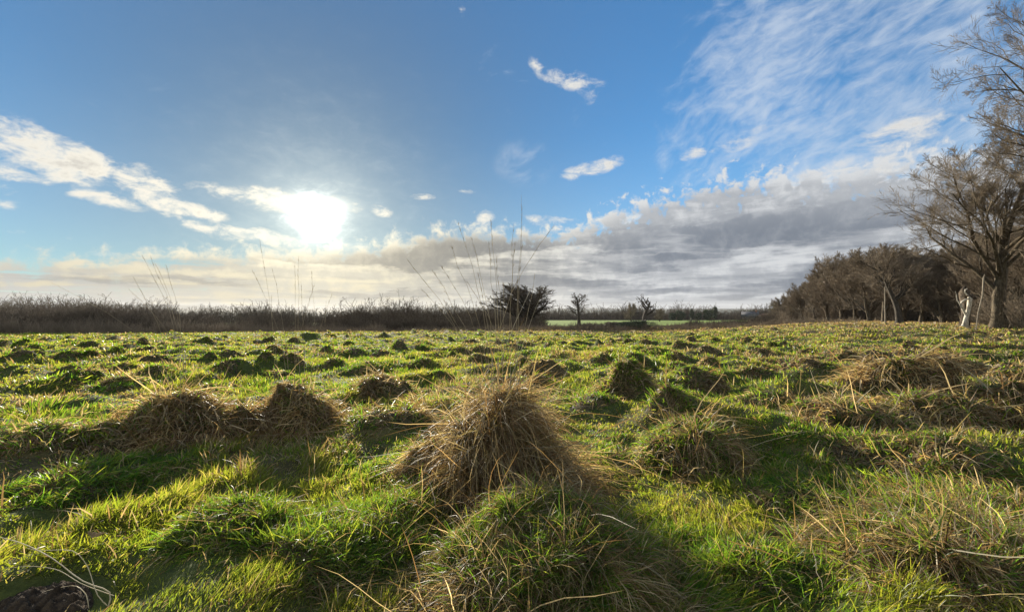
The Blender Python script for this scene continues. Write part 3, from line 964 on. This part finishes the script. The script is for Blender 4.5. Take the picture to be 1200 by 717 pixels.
def sprout(P_, Rd, k, t0, t1, ang, ratio, L, rratio, rg, up=0.0, flat=0.0, rmin=0.0):
    """k children on each branch"""
    N, n1, _ = P_.shape
    t_ = (np.arange(k)[None, :] + rg.random((N, k))) / k * (t1 - t0) + t0
    f = t_ * (n1 - 1); j = np.minimum(f.astype(int), n1 - 2); f = (f - j)[..., None]
    I = np.arange(N)[:, None]
    a = P_[I, j]; b_ = P_[I, j + 1]
    pos = a * (1 - f) + b_ * f
    ax = norm(b_ - a)
    rad = Rd[I, j]
    rnd = rg.normal(size=ax.shape)
    perp = norm(rnd - (rnd * ax).sum(-1, keepdims=True) * ax)
    an = rg.normal(ang, 0.16, (N, k))[..., None]
    d = ax * np.cos(an) + perp * np.sin(an)
    d[..., 2] = d[..., 2] * (1 - flat) + up
    d = norm(d)
    Ln = L[:, None] * ratio * (1.08 - 0.55 * (t_ - t0) / max(t1 - t0, 1e-3)) * rg.uniform(0.65, 1.25, (N, k))
    rn = np.maximum(rad * rratio * rg.uniform(0.7, 1.0, (N, k)), rmin)
    return pos.reshape(-1, 3), d.reshape(-1, 3), Ln.ravel(), rn.ravel()


def tubes(P_, Rd, sides):
    """all the branches of one order as tapered tubes"""
    N, n, _ = P_.shape
    T = norm(np.gradient(P_, axis=1))
    ref = np.where(np.abs(T[:, :1, 2:3]) < 0.85, np.array([0, 0, 1.0]), np.array([1.0, 0, 0]))
    A = norm(np.cross(T, np.broadcast_to(ref, T.shape))); B = np.cross(T, A)
    k = np.arange(sides) * 2 * math.pi / sides
    V = P_[:, :, None] + (np.cos(k)[None, None, :, None] * A[:, :, None] + np.sin(k)[None, None, :, None] * B[:, :, None]) * Rd[:, :, None, None]
    ii = np.arange(N * n * sides).reshape(N, n, sides)
    q = np.stack([ii[:, :-1], np.roll(ii[:, :-1], -1, 2), np.roll(ii[:, 1:], -1, 2), ii[:, 1:]], -1).reshape(-1, 4)
    return V.reshape(-1, 3), [q]


def bare_tree(name, H, trunk_r, trunk_frac, seed, levels, trunk_wander=0.05, trop=0.05, bark=None, twig=None, rmin=0.006, spread=1.0, fork=0.8, lean=(0, 0)):
    """levels: list of (children, start, angle, length ratio, wander, upward pull)"""
    rg = np.random.default_rng(seed)
    bark = bark or M_bark; twig = twig or M_twig
    root = empty(name, (0, 0, 0))
    p = np.array([[0, 0, -0.15]]); d = norm(np.array([[lean[0], lean[1], 1.0]]))
    L = np.array([H * trunk_frac]); r = np.array([trunk_r])
    P_, Rd = grow(p, d, L, r, 12, trunk_wander, 0.02, rg)
    t_ = np.linspace(0, 1, 13)
    Rd = (trunk_r * (1 - 0.72 * t_ ** 1.2) * (1 + 0.75 * np.exp(-t_ * 22)))[None, :]
    V, F = tubes(P_, Rd, 14)
    # fluted, knobbly bark
    ctr = np.repeat(P_[0], 14, 0); off = V - ctr
    kk = np.tile(np.arange(14), 13); fl = 1 + 0.10 * np.sin(kk * 2.3 + seed) + rg.normal(size=len(V)) * 0.035
    V = ctr + off * fl[:, None]
    add('trunk', mesh_from('trunk', V, F, bark), root)
    lo = []; hi = []
    cur = (P_, Rd, L)
    for i, (k, t0, ang, ratio, wan, tr) in enumerate(levels):
        P_, Rd, L = cur
        pos, dd, Ln, rn = sprout(P_, Rd, k, t0, 0.99, ang, ratio, L, 0.62 if i == 0 else 0.6, rg, up=0.10 if i == 0 else 0.04, rmin=rmin)
        n = [7, 6, 4, 3, 2][min(i, 4)]
        P_, Rd = grow(pos, dd, Ln, rn, n, wan, tr, rg)
        if i >= 3: Rd = np.maximum(Rd, rmin * 0.55)
        s_ = [7, 5, 3, 3, 3][min(i, 4)]
        (lo if i < 2 else hi).append(tubes(P_, Rd, s_))
        cur = (P_, Rd, Ln)
    add('limbs', joined('limbs', lo, bark), root)
    add('twigs', joined('twigs', hi, twig), root)
    return root


def place(o, px, Y, rz=0, scale=1.0, foot=None, sz=None):
    x = (px - 600) / FX * Y
    z = float(ground_h(x, Y)) - 0.03
    o.location = (x, Y, z)
    o.rotation_euler = (0, 0, rz)
    o.scale = (scale, scale, sz or scale)
    return z


def extent(root):
    """largest height and half width of a tree's meshes"""
    zm = 0; wm = 0
    for ch in root.children:
        v = np.empty(len(ch.data.vertices) * 3, np.float32); ch.data.vertices.foreach_get('co', v); v = v.reshape(-1, 3)
        zm = max(zm, np.percentile(v[:, 2], 99.7)); wm = max(wm, np.percentile(np.hypot(v[:, 0], v[:, 1]), 99))
    return zm, wm


def stand(o, px, Y, top, ext, rz=0, half=None):
    """stand a tree so that its crest reaches a photograph row, its crown half that many pixels wide"""
    x = (px - 600) / FX * Y
    z0 = float(ground_h(x, Y)) - 0.03
    H = CAMZ + (366 - top) / FX * Y - z0
    s_ = H / ext[0]
    w_ = s_ if half is None else (half * Y / FX) / ext[1]
    o.location = (x, Y, z0); o.rotation_euler = (0, 0, rz); o.scale = (w_, w_, s_)
    return H


# --- the great oak at the right, and the one beyond the frame whose boughs reach in
OAK = [(15, 0.26, 0.90, 0.86, 0.12, 0.03), (9, 0.16, 0.62, 0.55, 0.13, 0.03), (8, 0.12, 0.60, 0.52, 0.13, 0.03), (8, 0.10, 0.60, 0.50, 0.14, 0.03), (6, 0.1, 0.55, 0.60, 0.14, 0.03)]
oak = bare_tree('oak_tree', 13.5, 0.34, 0.80, 11, OAK, 0.05, rmin=0.008)
stand(oak, 1170, 30, 160, extent(oak), 2.4, 175)
thing(oak, 'great spreading bare oak whose trunk stands next to the leaning pale branch', 'tree')
oak2 = bare_tree('oak_tree', 17, 0.45, 0.8, 23, OAK, 0.05, rmin=0.008)
stand(oak2, 1350, 22, -70, extent(oak2), 2.0, 180)
thing(oak2, 'bare oak cut off by the right edge, its boughs reaching in high up', 'tree')

# --- wood edge: dark slender oak in front, massed brown trees behind
small_oak = bare_tree('oak_tree', 8.2, 0.24, 0.85, 31, [(12, 0.30, 0.80, 0.66, 0.12, 0.05), (9, 0.15, 0.62, 0.55, 0.13, 0.05), (8, 0.1, 0.6, 0.52, 0.14, 0.04), (8, 0.1, 0.55, 0.6, 0.14, 0.03)], 0.05, bark=M_bark_dark, twig=M_twig, rmin=0.012)
stand(small_oak, 1054, 46, 290, extent(small_oak), 0.3, 52)
thing(small_oak, 'dark stemmed bare oak standing just in front of the massed wood edge', 'tree')

protos = [bare_tree('bare_tree', 9.5, 0.20, 0.85, 41 + k, [(16, 0.06, 0.66, 0.56, 0.11, 0.10), (11, 0.10, 0.52, 0.55, 0.12, 0.07), (9, 0.08, 0.5, 0.52, 0.13, 0.05), (6, 0.08, 0.5, 0.62, 0.13, 0.03)], 0.05, rmin=0.017, bark=M_bark, twig=M_twig) for k in range(4)]
pext = [extent(o) for o in protos]
rgw = np.random.default_rng(3)
spots = []
# front row, from the tip of the wood (left, far) to the great oak (right, near); (px, Y, top row)
for px, Y, top in [(914, 118, 352), (927, 108, 343), (940, 98, 336), (955, 90, 326), (970, 82, 318), (986, 76, 310), (1002, 70, 306), (1019, 64, 304), (1036, 60, 300),
                   (1058, 58, 298), (1080, 56, 304), (1104, 54, 306), (1128, 52, 300), (1150, 50, 290), (1175, 46, 280), (1200, 43, 268), (1228, 40, 250), (1260, 38, 240)]:
    top -= 12 if px > 960 else 5
    spots.append((px, Y, top))
    spots.append((px + rgw.uniform(4, 12), Y + rgw.uniform(6, 10), top + rgw.uniform(2, 8)))
    spots.append((px + rgw.uniform(-5, 5), Y + rgw.uniform(13, 20), top + rgw.uniform(4, 12)))
GW = 'bare trees massed along the edge of the wood'
for i, (px, Y, top) in enumerate(spots):
    o = protos[i % 4] if i < 4 else copy_tree(protos[i % 4])
    H = stand(o, px, Y, top, pext[i % 4], rgw.uniform(0, 6.28))
    k = rgw.uniform(1.05, 1.3); o.scale = (o.scale[0] * k, o.scale[1] * k, o.scale[2])
    thing(o, 'one of the bare brown trees massed along the wood edge at the right', 'tree', GW)


# --- scrub: many stems fanning up from the ground, one bush per object
def bush(name, H, Wd, seed, n, twig, rmin=0.008, up=0.25, kids=(6, 4)):
    rg = np.random.default_rng(seed)
    a = rg.uniform(0, 2 * math.pi, n); q = np.sqrt(rg.random(n)) * Wd * 0.38
    p = np.stack([q * np.cos(a), q * np.sin(a), 0 * a - 0.1], -1)
    d = norm(np.stack([np.cos(a) * q / Wd * 1.6, np.sin(a) * q / Wd * 1.6, 0 * a + 1.0], -1) + rg.normal(size=(n, 3)) * up)
    L = H * rg.uniform(0.55, 1.05, n)
    P_, Rd = grow(p, d, L, np.full(n, rmin * 3), 5, 0.13, 0.03, rg)
    pcs = [tubes(P_, Rd, 3)]
    for k in kids:
        pos, dd, Ln, rn = sprout(P_, Rd, k, 0.12, 0.98, 0.7, 0.45, L, 0.6, rg, up=0.05, rmin=rmin)
        P_, Rd = grow(pos, dd, Ln, rn, 3, 0.2, 0.02, rg); L = Ln
        Rd = np.maximum(Rd, rmin * 0.6)
        pcs.append(tubes(P_, Rd, 3))
    return joined(name, pcs, twig)


# understorey of the wood: dense brown undergrowth bushes
under_m = [bush('undergrowth_bush', 2.6, 3.2, 60 + k, 60, M_twig_dark if k % 2 else M_twig, 0.012) for k in range(4)]
GU = 'undergrowth bushes at the foot of the wood'
for i in range(46):
    u = i / 45
    px = 905 + u * 350 + rgw.uniform(-5, 5)
    Yb = np.interp(px, [905, 970, 1040, 1110, 1180, 1260], [118, 84, 63, 57, 46, 40]) + rgw.uniform(1, 14)
    o = add('undergrowth_bush', under_m[i % 4])
    place(o, px, Yb, rgw.uniform(0, 6.28), rgw.uniform(0.9, 1.5) * (1.15 if px < 1000 else 1.0))
    thing(o, 'brown leafless bush in the undergrowth at the foot of the wood', 'bush', GU)
# bramble thicket at the right edge in front of the wood
for i, (px, Y, s_) in enumerate([(1192, 31, 0.95), (1215, 29, 1.1), (1186, 36, 1.2), (1240, 30, 1.2)]):
    o = add('bramble_bush', under_m[(i * 2) % 4])
    place(o, px, Y, i * 1.3, s_)
    thing(o, 'brown bramble bush crowding the right edge beside the great oak trunk', 'bush', 'bramble bushes at the right edge')

# --- pale thin post among the front trees, leaning branch, white snag, log
o = add('dead_sapling', mesh_from('dead_sapling', *tube(*(lambda P_: (P_, [0.07, 0.06, 0.055, 0.05, 0.04, 0.03]))(np.array([[0, 0, -.2], [.03, 0, .9], [-.02, 0, 1.7], [.03, 0, 2.5], [0, 0, 3.1], [.04, 0, 3.7]])), 7), M_weathered))
place(o, 1037, 43, 0); thing(o, 'thin straight pale dead sapling left of the dark stemmed oak', 'dead tree')
YL = 29
x0 = (1143 - 600) / FX * YL; x1 = (1160 - 600) / FX * YL
z0 = float(ground_h(x0, YL))
zt = CAMZ + (366 - 325) / FX * YL
pth = np.array([[0, 0, -.1], [(x1 - x0) * .3, 0.1, (zt - z0) * .33], [(x1 - x0) * .62, 0.1, (zt - z0) * .66], [x1 - x0, 0.35, zt - z0], [x1 - x0 + 0.25, 0.5, zt - z0 + .25]])
V, F = tube(pth, [0.024, 0.032, 0.040, 0.045, 0.02], 8)
o = add('fallen_branch', mesh_from('fallen_branch', V, F, M_weathered), None, (x0, YL, z0))
thing(o, 'long pale dead branch leaning against the trunk of the great oak', 'branch')

# the white snag: a hollow barkless bole forking into two, dark rotten top with a knot hole
YS = 33.0
sx = (1131 - 600) / FX * YS; sz = float(ground_h(sx, YS))

u_ = YS / FX        # metres per photograph pixel there


def sp(px, py, dy=0.0): return np.array([(px - 1131) * u_, dy, (366 - py) * u_ + CAMZ - sz])


snag = empty('dead_snag', (sx, YS, sz))
thing(snag, 'white barkless hollow snag with a dark broken top, shining in the sun', 'dead tree')
rg = np.random.default_rng(8)


def limb(pts, rad, sides=10, rough=0.10):
    V, F = tube(np.array(pts), rad, sides)
    n = len(pts); ctr = np.repeat(np.array(pts), sides, 0)
    V = ctr + (V - ctr) * (1 + rg.normal(size=(len(V), 1)) * rough)
    return V, F


bole = [limb([sp(1129, 386), sp(1131, 379), sp(1133, 370), sp(1134.5, 362), sp(1136, 355), sp(1136.5, 350), sp(1135, 347)], np.array([4.2, 2.7, 2.1, 1.9, 2.1, 1.9, .5]) * u_, rough=.16),
        limb([sp(1129, 382), sp(1125, 384), sp(1121, 386)], np.array([2.2, 1.4, .5]) * u_),
        limb([sp(1133, 382), sp(1137, 384), sp(1139, 386)], np.array([2.0, 1.2, .5]) * u_)]
add('bole', joined('bole', bole, M_deadwood), snag)
arm = [limb([sp(1132, 369), sp(1129, 363), sp(1126, 357.5), sp(1127, 354), sp(1131, 351.5), sp(1135, 350)], np.array([1.3, 1.1, 1.0, 1.0, 1.1, .8]) * u_, rough=.18),
       limb([sp(1126, 357), sp(1122, 352), sp(1121, 346), sp(1120, 341)], np.array([.8, .5, .4, .15]) * u_, 7),
       limb([sp(1134, 346), sp(1131, 343), sp(1131.5, 339.5), sp(1134, 338)], np.array([.9, .8, .6, .25]) * u_, 7, rough=.2)]
add('fork', joined('fork', arm, M_deadwood), snag)
top_ = [limb([sp(1137, 386, .5), sp(1139, 370, .5), sp(1140, 358, .45), sp(1139, 348, .4), sp(1136, 342, .3), sp(1135, 338, .3), sp(1136, 335, .3)], np.array([5.0, 4.2, 4.2, 5.0, 4.2, 2.6, .6]) * u_, rough=.2),
        limb([sp(1138, 350, .4), sp(1146, 347, .4), sp(1151, 350, .4)], np.array([3.2, 2.2, .6]) * u_, rough=.2)]
add('rotten_top', joined('rotten_top', top_, M_deaddark), snag)

# --- trees in the middle distance
spread_tree = bare_tree('spreading_tree', 6.6, 0.34, 0.62, 77, [(22, 0.06, 0.80, 0.95, 0.10, 0.05), (10, 0.12, 0.58, 0.52, 0.13, 0.04), (9, 0.1, 0.55, 0.5, 0.14, 0.03), (7, 0.1, 0.55, 0.6, 0.14, 0.03)], 0.04, bark=M_bark_dark, twig=M_twig_dark, rmin=0.013)
stand(spread_tree, 625, 72, 333, extent(spread_tree), 0.4, 60)
thing(spread_tree, 'wide low bare tree with a rounded crown behind the tall central stalks', 'tree')
lone = bare_tree('bare_tree', 8.6, 0.26, 0.92, 83, [(14, 0.30, 0.75, 0.36, 0.14, 0.06), (7, 0.15, 0.6, 0.52, 0.15, 0.05), (6, 0.1, 0.6, 0.5, 0.15, 0.04), (5, 0.1, 0.6, 0.6, 0.15, 0.03)], 0.05, bark=M_bark_dark, twig=M_twig_dark, rmin=0.017)
stand(lone, 679, 112, 343, extent(lone), 0.2, 17)
thing(lone, 'slim bare tree with a straight stem, alone between the wide and the dead tree', 'tree')
dead = bare_tree('dead_tree', 8.4, 0.55, 0.62, 94, [(9, 0.45, 0.85, 0.62, 0.26, 0.04), (6, 0.25, 0.75, 0.45, 0.26, 0.03), (4, 0.2, 0.7, 0.45, 0.26, 0.03)], 0.14, bark=M_bark_dark, twig=M_twig_dark, rmin=0.05)
stand(dead, 756, 104, 344, extent(dead), 1.9, 19)
thing(dead, 'dead tree with a bent stem and crooked antler-like limbs', 'tree')
for px, Y, top, hf, lb in [(740, 190, 354.5, 9, 'round topped bare tree behind and left of the dead tree'), (773, 210, 361, 9, 'low bare tree right behind the dead tree'),
                      (907, 150, 352, 7, 'faint round topped bare tree standing clear at the left tip of the wood')]:
    o = copy_tree(protos[1]); stand(o, px, Y, top, pext[1], px, hf)
    thing(o, lb, 'tree')
    if 'group' in o: del o['group']

# --- dark evergreen bramble clumps in the field margin
def leafy(name, rx, ry, rz, seed, n, size, mat, pal, peak=None):
    """a crown of small leaf-shaped faces in uneven clumps"""
    rg = np.random.default_rng(seed)
    nc = 46
    cd = norm(rg.normal(size=(nc, 3))); cr = rg.uniform(0.35, 0.95, (nc, 1))
    c_ = cd * cr
    k = rg.integers(0, nc, n)
    p = c_[k] + norm(rg.normal(size=(n, 3))) * rg.uniform(0.05, 0.33, (n, 1))
    p = p * np.array([rx, ry, rz])
    if peak:
        hgt = (p[:, 2] / rz + 1) / 2
        p[:, :2] *= np.clip(1.25 - hgt * peak, 0.12, 2)[:, None]
    p[:, 2] = np.abs(p[:, 2] + rz) * 0.98
    d = norm(rg.normal(size=(n, 3)) + np.array([0, 0, .3]))
    return blades(p, d, np.full(n, size) * rg.uniform(.6, 1.3, n), np.full(n, size * .6), 2, np.full(n, .3), *(lambda c: (c, c))(pick(pal, n, rg)), rg)


EVG = np.array([[0.030, 0.050, 0.018], [0.045, 0.065, 0.022], [0.022, 0.038, 0.018]])
BRM = np.array([[0.05, 0.045, 0.025], [0.035, 0.045, 0.02], [0.08, 0.055, 0.03]])
for px, Y, rx, rz, pal, lb, sd in [(745, 56, 2.6, 0.75, EVG, 'low dark bramble clump beneath the dead tree', 1), (720, 66, 1.8, .5, BRM, 'low brown bramble clump left of the dark one', 2)]:
    V, F, C_ = leafy('b', rx, 1.3, rz, sd, 9000, 0.10, M_ever, pal)
    o = add('bramble_clump', mesh_from('bramble_clump', V, F, M_ever, C_)); place(o, px, Y); thing(o, lb, 'bramble')

# conifers and evergreens on the far side of the green field
GC = 'dark evergreens beyond the green field'
for i, (px, top, w, pk, lb) in enumerate([(797, 362.5, 6.5, 0, 'broad dark evergreen left of the pointed one beyond the green field'), (811, 361.5, 3.2, 0.8, 'small pointed dark evergreen beyond the green field'),
                                      (838, 358.5, 3.6, 0.6, 'tallest dark evergreen in the row beyond the green field'), (829, 361.5, 5.5, 0, 'bushy evergreen leaning on the left of the tallest evergreen'),
                                      (818, 365, 4.0, 0, 'low evergreen right of the small pointed one'), (876, 364, 5.0, 0, 'dark round evergreen beside the far farmhouse roof'), (788, 366, 4, 0, 'low evergreen at the left end of the evergreen row')]):
    Y = 262 + (i % 3) * 4
    x = (px - 600) / FX * Y; z0 = float(ground_h(x, Y))
    H = CAMZ + (366 - top) / FX * Y - z0
    V, F, C_ = leafy('e', w * Y / FX, w * Y / FX * .8, H / 2, 20 + i, 5000, 0.5, M_ever, EVG, pk or None)
    root = empty('evergreen_tree', (x, Y, z0 - .1))
    add('crown', mesh_from('crown', V, F, M_ever, C_), root)
    Vt, Ft = tube(np.array([[0, 0, -.2], [0, 0, H * .3], [0.1, 0, H * .8]]), [.35, .28, .1], 7)
    add('trunk', mesh_from('trunk', Vt, Ft, M_bark_dark), root)
    thing(root, lb, 'tree', GC)

# --- farmhouse and outbuilding at the far edge of the field
M_render = noisy('pale rendered wall', (0.26, 0.24, 0.21), (0.36, 0.33, 0.29), 0.8, 0.85)
M_stone = noisy('dark stone wall', (0.09, 0.085, 0.075), (0.16, 0.15, 0.13), 2, 0.9)
M_slate = noisy('slate roof', (0.06, 0.062, 0.07), (0.11, 0.11, 0.12), 1.5, 0.7)
M_tile = noisy('red brown tiles', (0.13, 0.075, 0.05), (0.20, 0.12, 0.08), 1.5, 0.8)
M_glass = noisy('window glass', (0.03, 0.035, 0.04), (0.05, 0.055, 0.06), 1, 0.15)
M_brick = noisy('brick', (0.20, 0.10, 0.07), (0.28, 0.15, 0.10), 3, 0.9)


def box(x0, x1, y0, y1, z0, z1):
    V = np.array([[x, y, z] for z in (z0, z1) for y in (y0, y1) for x in (x0, x1)], float)
    F = np.array([[0, 2, 3, 1], [4, 5, 7, 6], [0, 1, 5, 4], [2, 6, 7, 3], [0, 4, 6, 2], [1, 3, 7, 5]])
    return V, [F]


def house(px, Y, W, D, Hw, Hr, wall, roof, lb, nw, chim=True, rz=0):
    root = empty('farmhouse', (0, 0, 0))
    thing(root, lb, 'house')
    add('wall', mesh_from('wall', *box(-W / 2, W / 2, -D / 2, D / 2, -.5, Hw), wall, smooth=False), root)
    e = 0.4
    V = np.array([[-W / 2 - e, -D / 2 - e, Hw], [W / 2 + e, -D / 2 - e, Hw], [W / 2 + e, D / 2 + e, Hw], [-W / 2 - e, D / 2 + e, Hw], [-W / 2 - e, 0, Hw + Hr], [W / 2 + e, 0, Hw + Hr]])
    V[:, 2] += 0.01
    rf = add('roof', mesh_from('roof', V, [np.array([[0, 1, 5, 4], [2, 3, 4, 5], [0, 3, 2, 1]]), np.array([[0, 4, 3], [1, 2, 5]])], roof, smooth=False), root)
    if chim:
        add('chimney', mesh_from('chimney', *box(W / 2 - 1.6, W / 2 - .7, -.4, .4, Hw + Hr - 1.0, Hw + Hr + 1.0), M_brick, smooth=False), rf)
    for k in range(nw):
        xx = -W / 2 + W * (k + .5) / nw
        wn = add('window', mesh_from('window', *box(xx - .55, xx + .55, -D / 2 - .04, -D / 2 + .05, 1.0, 2.2), M_render, smooth=False), root)
        add('pane', mesh_from('pane', *box(xx - .45, xx + .45, -D / 2 - .06, -D / 2 + .06, 1.1, 2.1), M_glass, smooth=False), wn)
    dr = add('door', mesh_from('door', *box(-W / 2 + .3, -W / 2 + 1.2, -D / 2 - .05, -D / 2 + .05, 0, 2.0), M_slate, smooth=False), root)
    place(root, px, Y, rz)


house(879, 255, 8.5, 7, 2.0, 3.2, M_stone, M_slate, 'low stone farmhouse with a dark slate roof at the far edge of the field', 3, rz=-0.52)
house(899, 250, 9, 6, 2.2, 1.6, M_stone, M_tile, 'long low outbuilding right of the farmhouse, by the left tip of the wood', 3, False, rz=-0.52)

# ================================================================== hedges and far woods
def thicket(name, x0, Y0, x1, Y1, depth, Hf, n, seed, twig, rmin, label, kind='stuff', k=(4, 3)):
    """a long mass of thin stems between two ends; Hf(px) gives the height"""
    rg = np.random.default_rng(seed)
    t_ = rg.random(n)
    Y = Y0 + (Y1 - Y0) * t_ + rg.uniform(-depth / 2, depth / 2, n)
    px = x0 + (x1 - x0) * t_
    x = (px - 600) / FX * Y
    p = np.stack([x, Y, ground_h(x, Y) - 0.1], -1)
    d = norm(np.array([0, 0, 1.0]) + rg.normal(size=(n, 3)) * 0.32)
    cl = 0.5 * fbm(x * 0.30, Y * 0.30, seed, 3) + 0.5 * fbm(x * 0.10, Y * 0.10, seed + 4, 2)
    cl = 0.5 + (cl - 0.5) * 3.4
    L = Hf(px) * (0.35 + 0.75 * rg.random(n)) * (0.52 + 0.95 * np.clip(cl, 0, 1.2))
    P_, Rd = grow(p, d, L, np.full(n, rmin * 2.2), 4, 0.14, 0.02, rg)
    pcs = [tubes(P_, Rd, 3)]
    for kk in k:
        pos, dd, Ln, rn = sprout(P_, Rd, kk, 0.1, 0.98, 0.7, 0.42, L, 0.7, rg, up=0.05, rmin=rmin)
        P_, Rd = grow(pos, dd, Ln, rn, 2, 0.2, 0.02, rg); L = Ln
        Rd = np.maximum(Rd, rmin * 0.6)
        pcs.append(tubes(P_, Rd, 3))
    o = add(name, joined(name, pcs, twig))
    o['kind'] = kind; o['label'] = label
    return o


thicket('thorn_scrub', -220, 50, 560, 58, 7, lambda q: np.interp(q, [-220, 0, 60, 120, 250, 330, 450, 560], [4.6, 4.3, 4.0, 4.0, 3.6, 3.4, 3.2, 2.6]) * 0.60, 9000, 201, M_twig_dark, 0.018,
        'dense dark leafless thorn scrub along the left end of the pasture')
thicket('thorn_scrub', 380, 62, 640, 70, 7, lambda q: np.interp(q, [380, 640], [3.4, 3.0]), 2600, 202, M_twig_dark, 0.02, 'dark scrub running behind the central stalks')
thicket('rough_margin', -220, 46, 450, 51, 4, lambda q: np.interp(q, [-220, 450], [1.7, 1.0]), 7000, 213, M_twig, 0.013, 'low brown dead stems in front of the dark thorn scrub', k=(3,))
thicket('rough_margin', 450, 52, 1010, 60, 5, lambda q: 0.75 + 0 * q, 5200, 203, M_twig, 0.014, 'low brown bramble and dead stems along the far margin of the pasture', k=(3,))
thicket('thorn_scrub', 640, 100, 905, 104, 5, lambda q: np.interp(q, [640, 760, 800, 905], [0.8, 0.9, 1.6, 1.9]), 3200, 204, M_twig_dark, 0.022, 'low hedge of brown scrub before the bright green field')
thicket('far_woodland', 540, 300, 930, 300, 24, lambda q: 1.0 * np.interp(q, [540, 680, 700, 740, 790, 860, 930], [6.0, 6.2, 7.4, 8.6, 7.5, 7.0, 6.5]), 4200, 205, M_twig_dark, 0.09, 'dark far-off woodland beyond the bright green field')
thicket('far_woodland', -260, 190, 620, 190, 20, lambda q: np.interp(q, [-260, 0, 100, 300, 450, 620], [8.6, 7.8, 6.8, 5.9, 5.0, 4.8]), 7500, 206, M_twig_dark, 0.06, 'dark far-off woodland showing just over the thorn scrub at the left')

# ================================================================== small things close by
# molehill at the bottom left
mx, my = MOLE; mz = float(ground_h(mx, my))
rg = np.random.default_rng(12)
nr_, na_ = 30, 90
RA, AN = np.meshgrid(np.linspace(0, 1.1, nr_), np.linspace(0, 2 * math.pi, na_, endpoint=False), indexing='ij')
x = RA * np.cos(AN) * 0.22; y = RA * np.sin(AN) * 0.15
z = ground_h(mx + x, my + y) - mz + 0.075 * np.clip(1 - RA ** 2, 0, 1) * (0.8 + 0.5 * fbm(x * 12, y * 12, 7, 2)) + 0.045 * (fbm(x * 42, y * 42, 17, 3) - .4) * (RA < 1.02) - 0.03 * (RA > 1.02)
ii = np.arange(nr_ * na_).reshape(nr_, na_)
q4 = np.stack([ii[:-1], ii[1:], np.roll(ii[1:], -1, 1), np.roll(ii[:-1], -1, 1)], -1).reshape(-1, 4)
o = add('molehill', mesh_from('molehill', np.stack([x, y, z], -1).reshape(-1, 3), [q4], M_soil), None, (mx, my, mz))
thing(o, 'crumbly dark brown molehill in the bottom left corner', 'molehill')

# arching dead stems over the molehill
root = empty('bent_straw_plant', (mx + 0.25, my + 0.05, mz))
thing(root, 'pale dead stems arching to the left over the molehill', 'dead plant')
Yd = my + 0.06


def wp(px, py, dy=0.0):
    return np.array([(px - 600) / FX * Yd - (mx + .25), Yd + dy - (my + .05), CAMZ + (366 - py) / FX * Yd - mz])


for pts, r_ in [([(134, 712), (128, 695), (108, 675), (72, 646), (30, 630), (-20, 618)], .0032), ([(136, 716), (126, 690), (100, 665), (84, 645), (60, 637), (35, 640)], .0022),
                ([(118, 712), (112, 690), (95, 680), (60, 688), (30, 700)], .0022), ([(130, 700), (105, 678), (80, 660), (40, 662), (0, 668)], .0018)]:
    P_ = np.array([wp(a, b_, rg.uniform(-.04, .04)) for a, b_ in pts])
    tt = np.linspace(0, 1, len(P_)); t2 = np.linspace(0, 1, 16)
    P2 = np.stack([np.interp(t2, tt, P_[:, k]) for k in range(3)], -1)
    P2[1:-1] = (P2[:-2] + P2[1:-1] * 2 + P2[2:]) / 4
    add('stem', mesh_from('stem', *tube(P2, r_ * (1 - .7 * t2), 5), M_stalk_pale), root)

# fallen oak leaf
M_leaf = noisy('fallen leaf', (0.30, 0.20, 0.09), (0.42, 0.30, 0.16), 30, 0.6)
for px, py, rz, lb in [(116, 641, .5, 'curled tan fallen leaf on the grass above the arching stems'), (487, 716, 1.2, 'rust brown fallen leaf at the bottom edge, left of the big shaggy tussock')]:
    x, Y = at(px, py)
    n = 14; t_ = np.linspace(0, 1, n)
    w = 0.016 * np.sin(math.pi * t_ ** .8) * (1 + .35 * np.sin(t_ * 22)) + .0008
    V = []
    for i in range(n):
        for s_ in (-1, 0, 1):
            V.append([t_[i] * .07 - .035, s_ * w[i], 0.012 * (s_ * s_) + 0.02 * (t_[i] - .5) ** 2 * 4])
    ii = np.arange(n * 3).reshape(n, 3)
    q = np.stack([ii[:-1, :-1], ii[:-1, 1:], ii[1:, 1:], ii[1:, :-1]], -1).reshape(-1, 4)
    o = add('fallen_leaf', mesh_from('fallen_leaf', np.array(V), [q], M_leaf), None, (x, Y, float(ground_h(x, Y)) + 0.055))
    o.rotation_euler = (.4, .2, rz)
    md = o.modifiers.new('thickness', 'SOLIDIFY'); md.thickness = 0.0008
    thing(o, lb, 'leaf', 'fallen leaves in the grass')

# ================================================================== the air
m, gg = material('air')
v = gg.new('ShaderNodeVolumePrincipled')
v.inputs['Color'].default_value = (0.92, 0.93, 0.95, 1)
v.inputs['Density'].default_value = 0.00007
v.inputs['Anisotropy'].default_value = 0.2
mo = gg.new('ShaderNodeOutputMaterial'); m.node_tree.links.new(v.outputs[0], mo.inputs['Volume'])
o = add('haze', mesh_from('haze', *box(-6600, 6600, -6600, 6600, -60, 110), m, smooth=False))
o['kind'] = 'stuff'; o['label'] = 'thin bluish air over the fields'
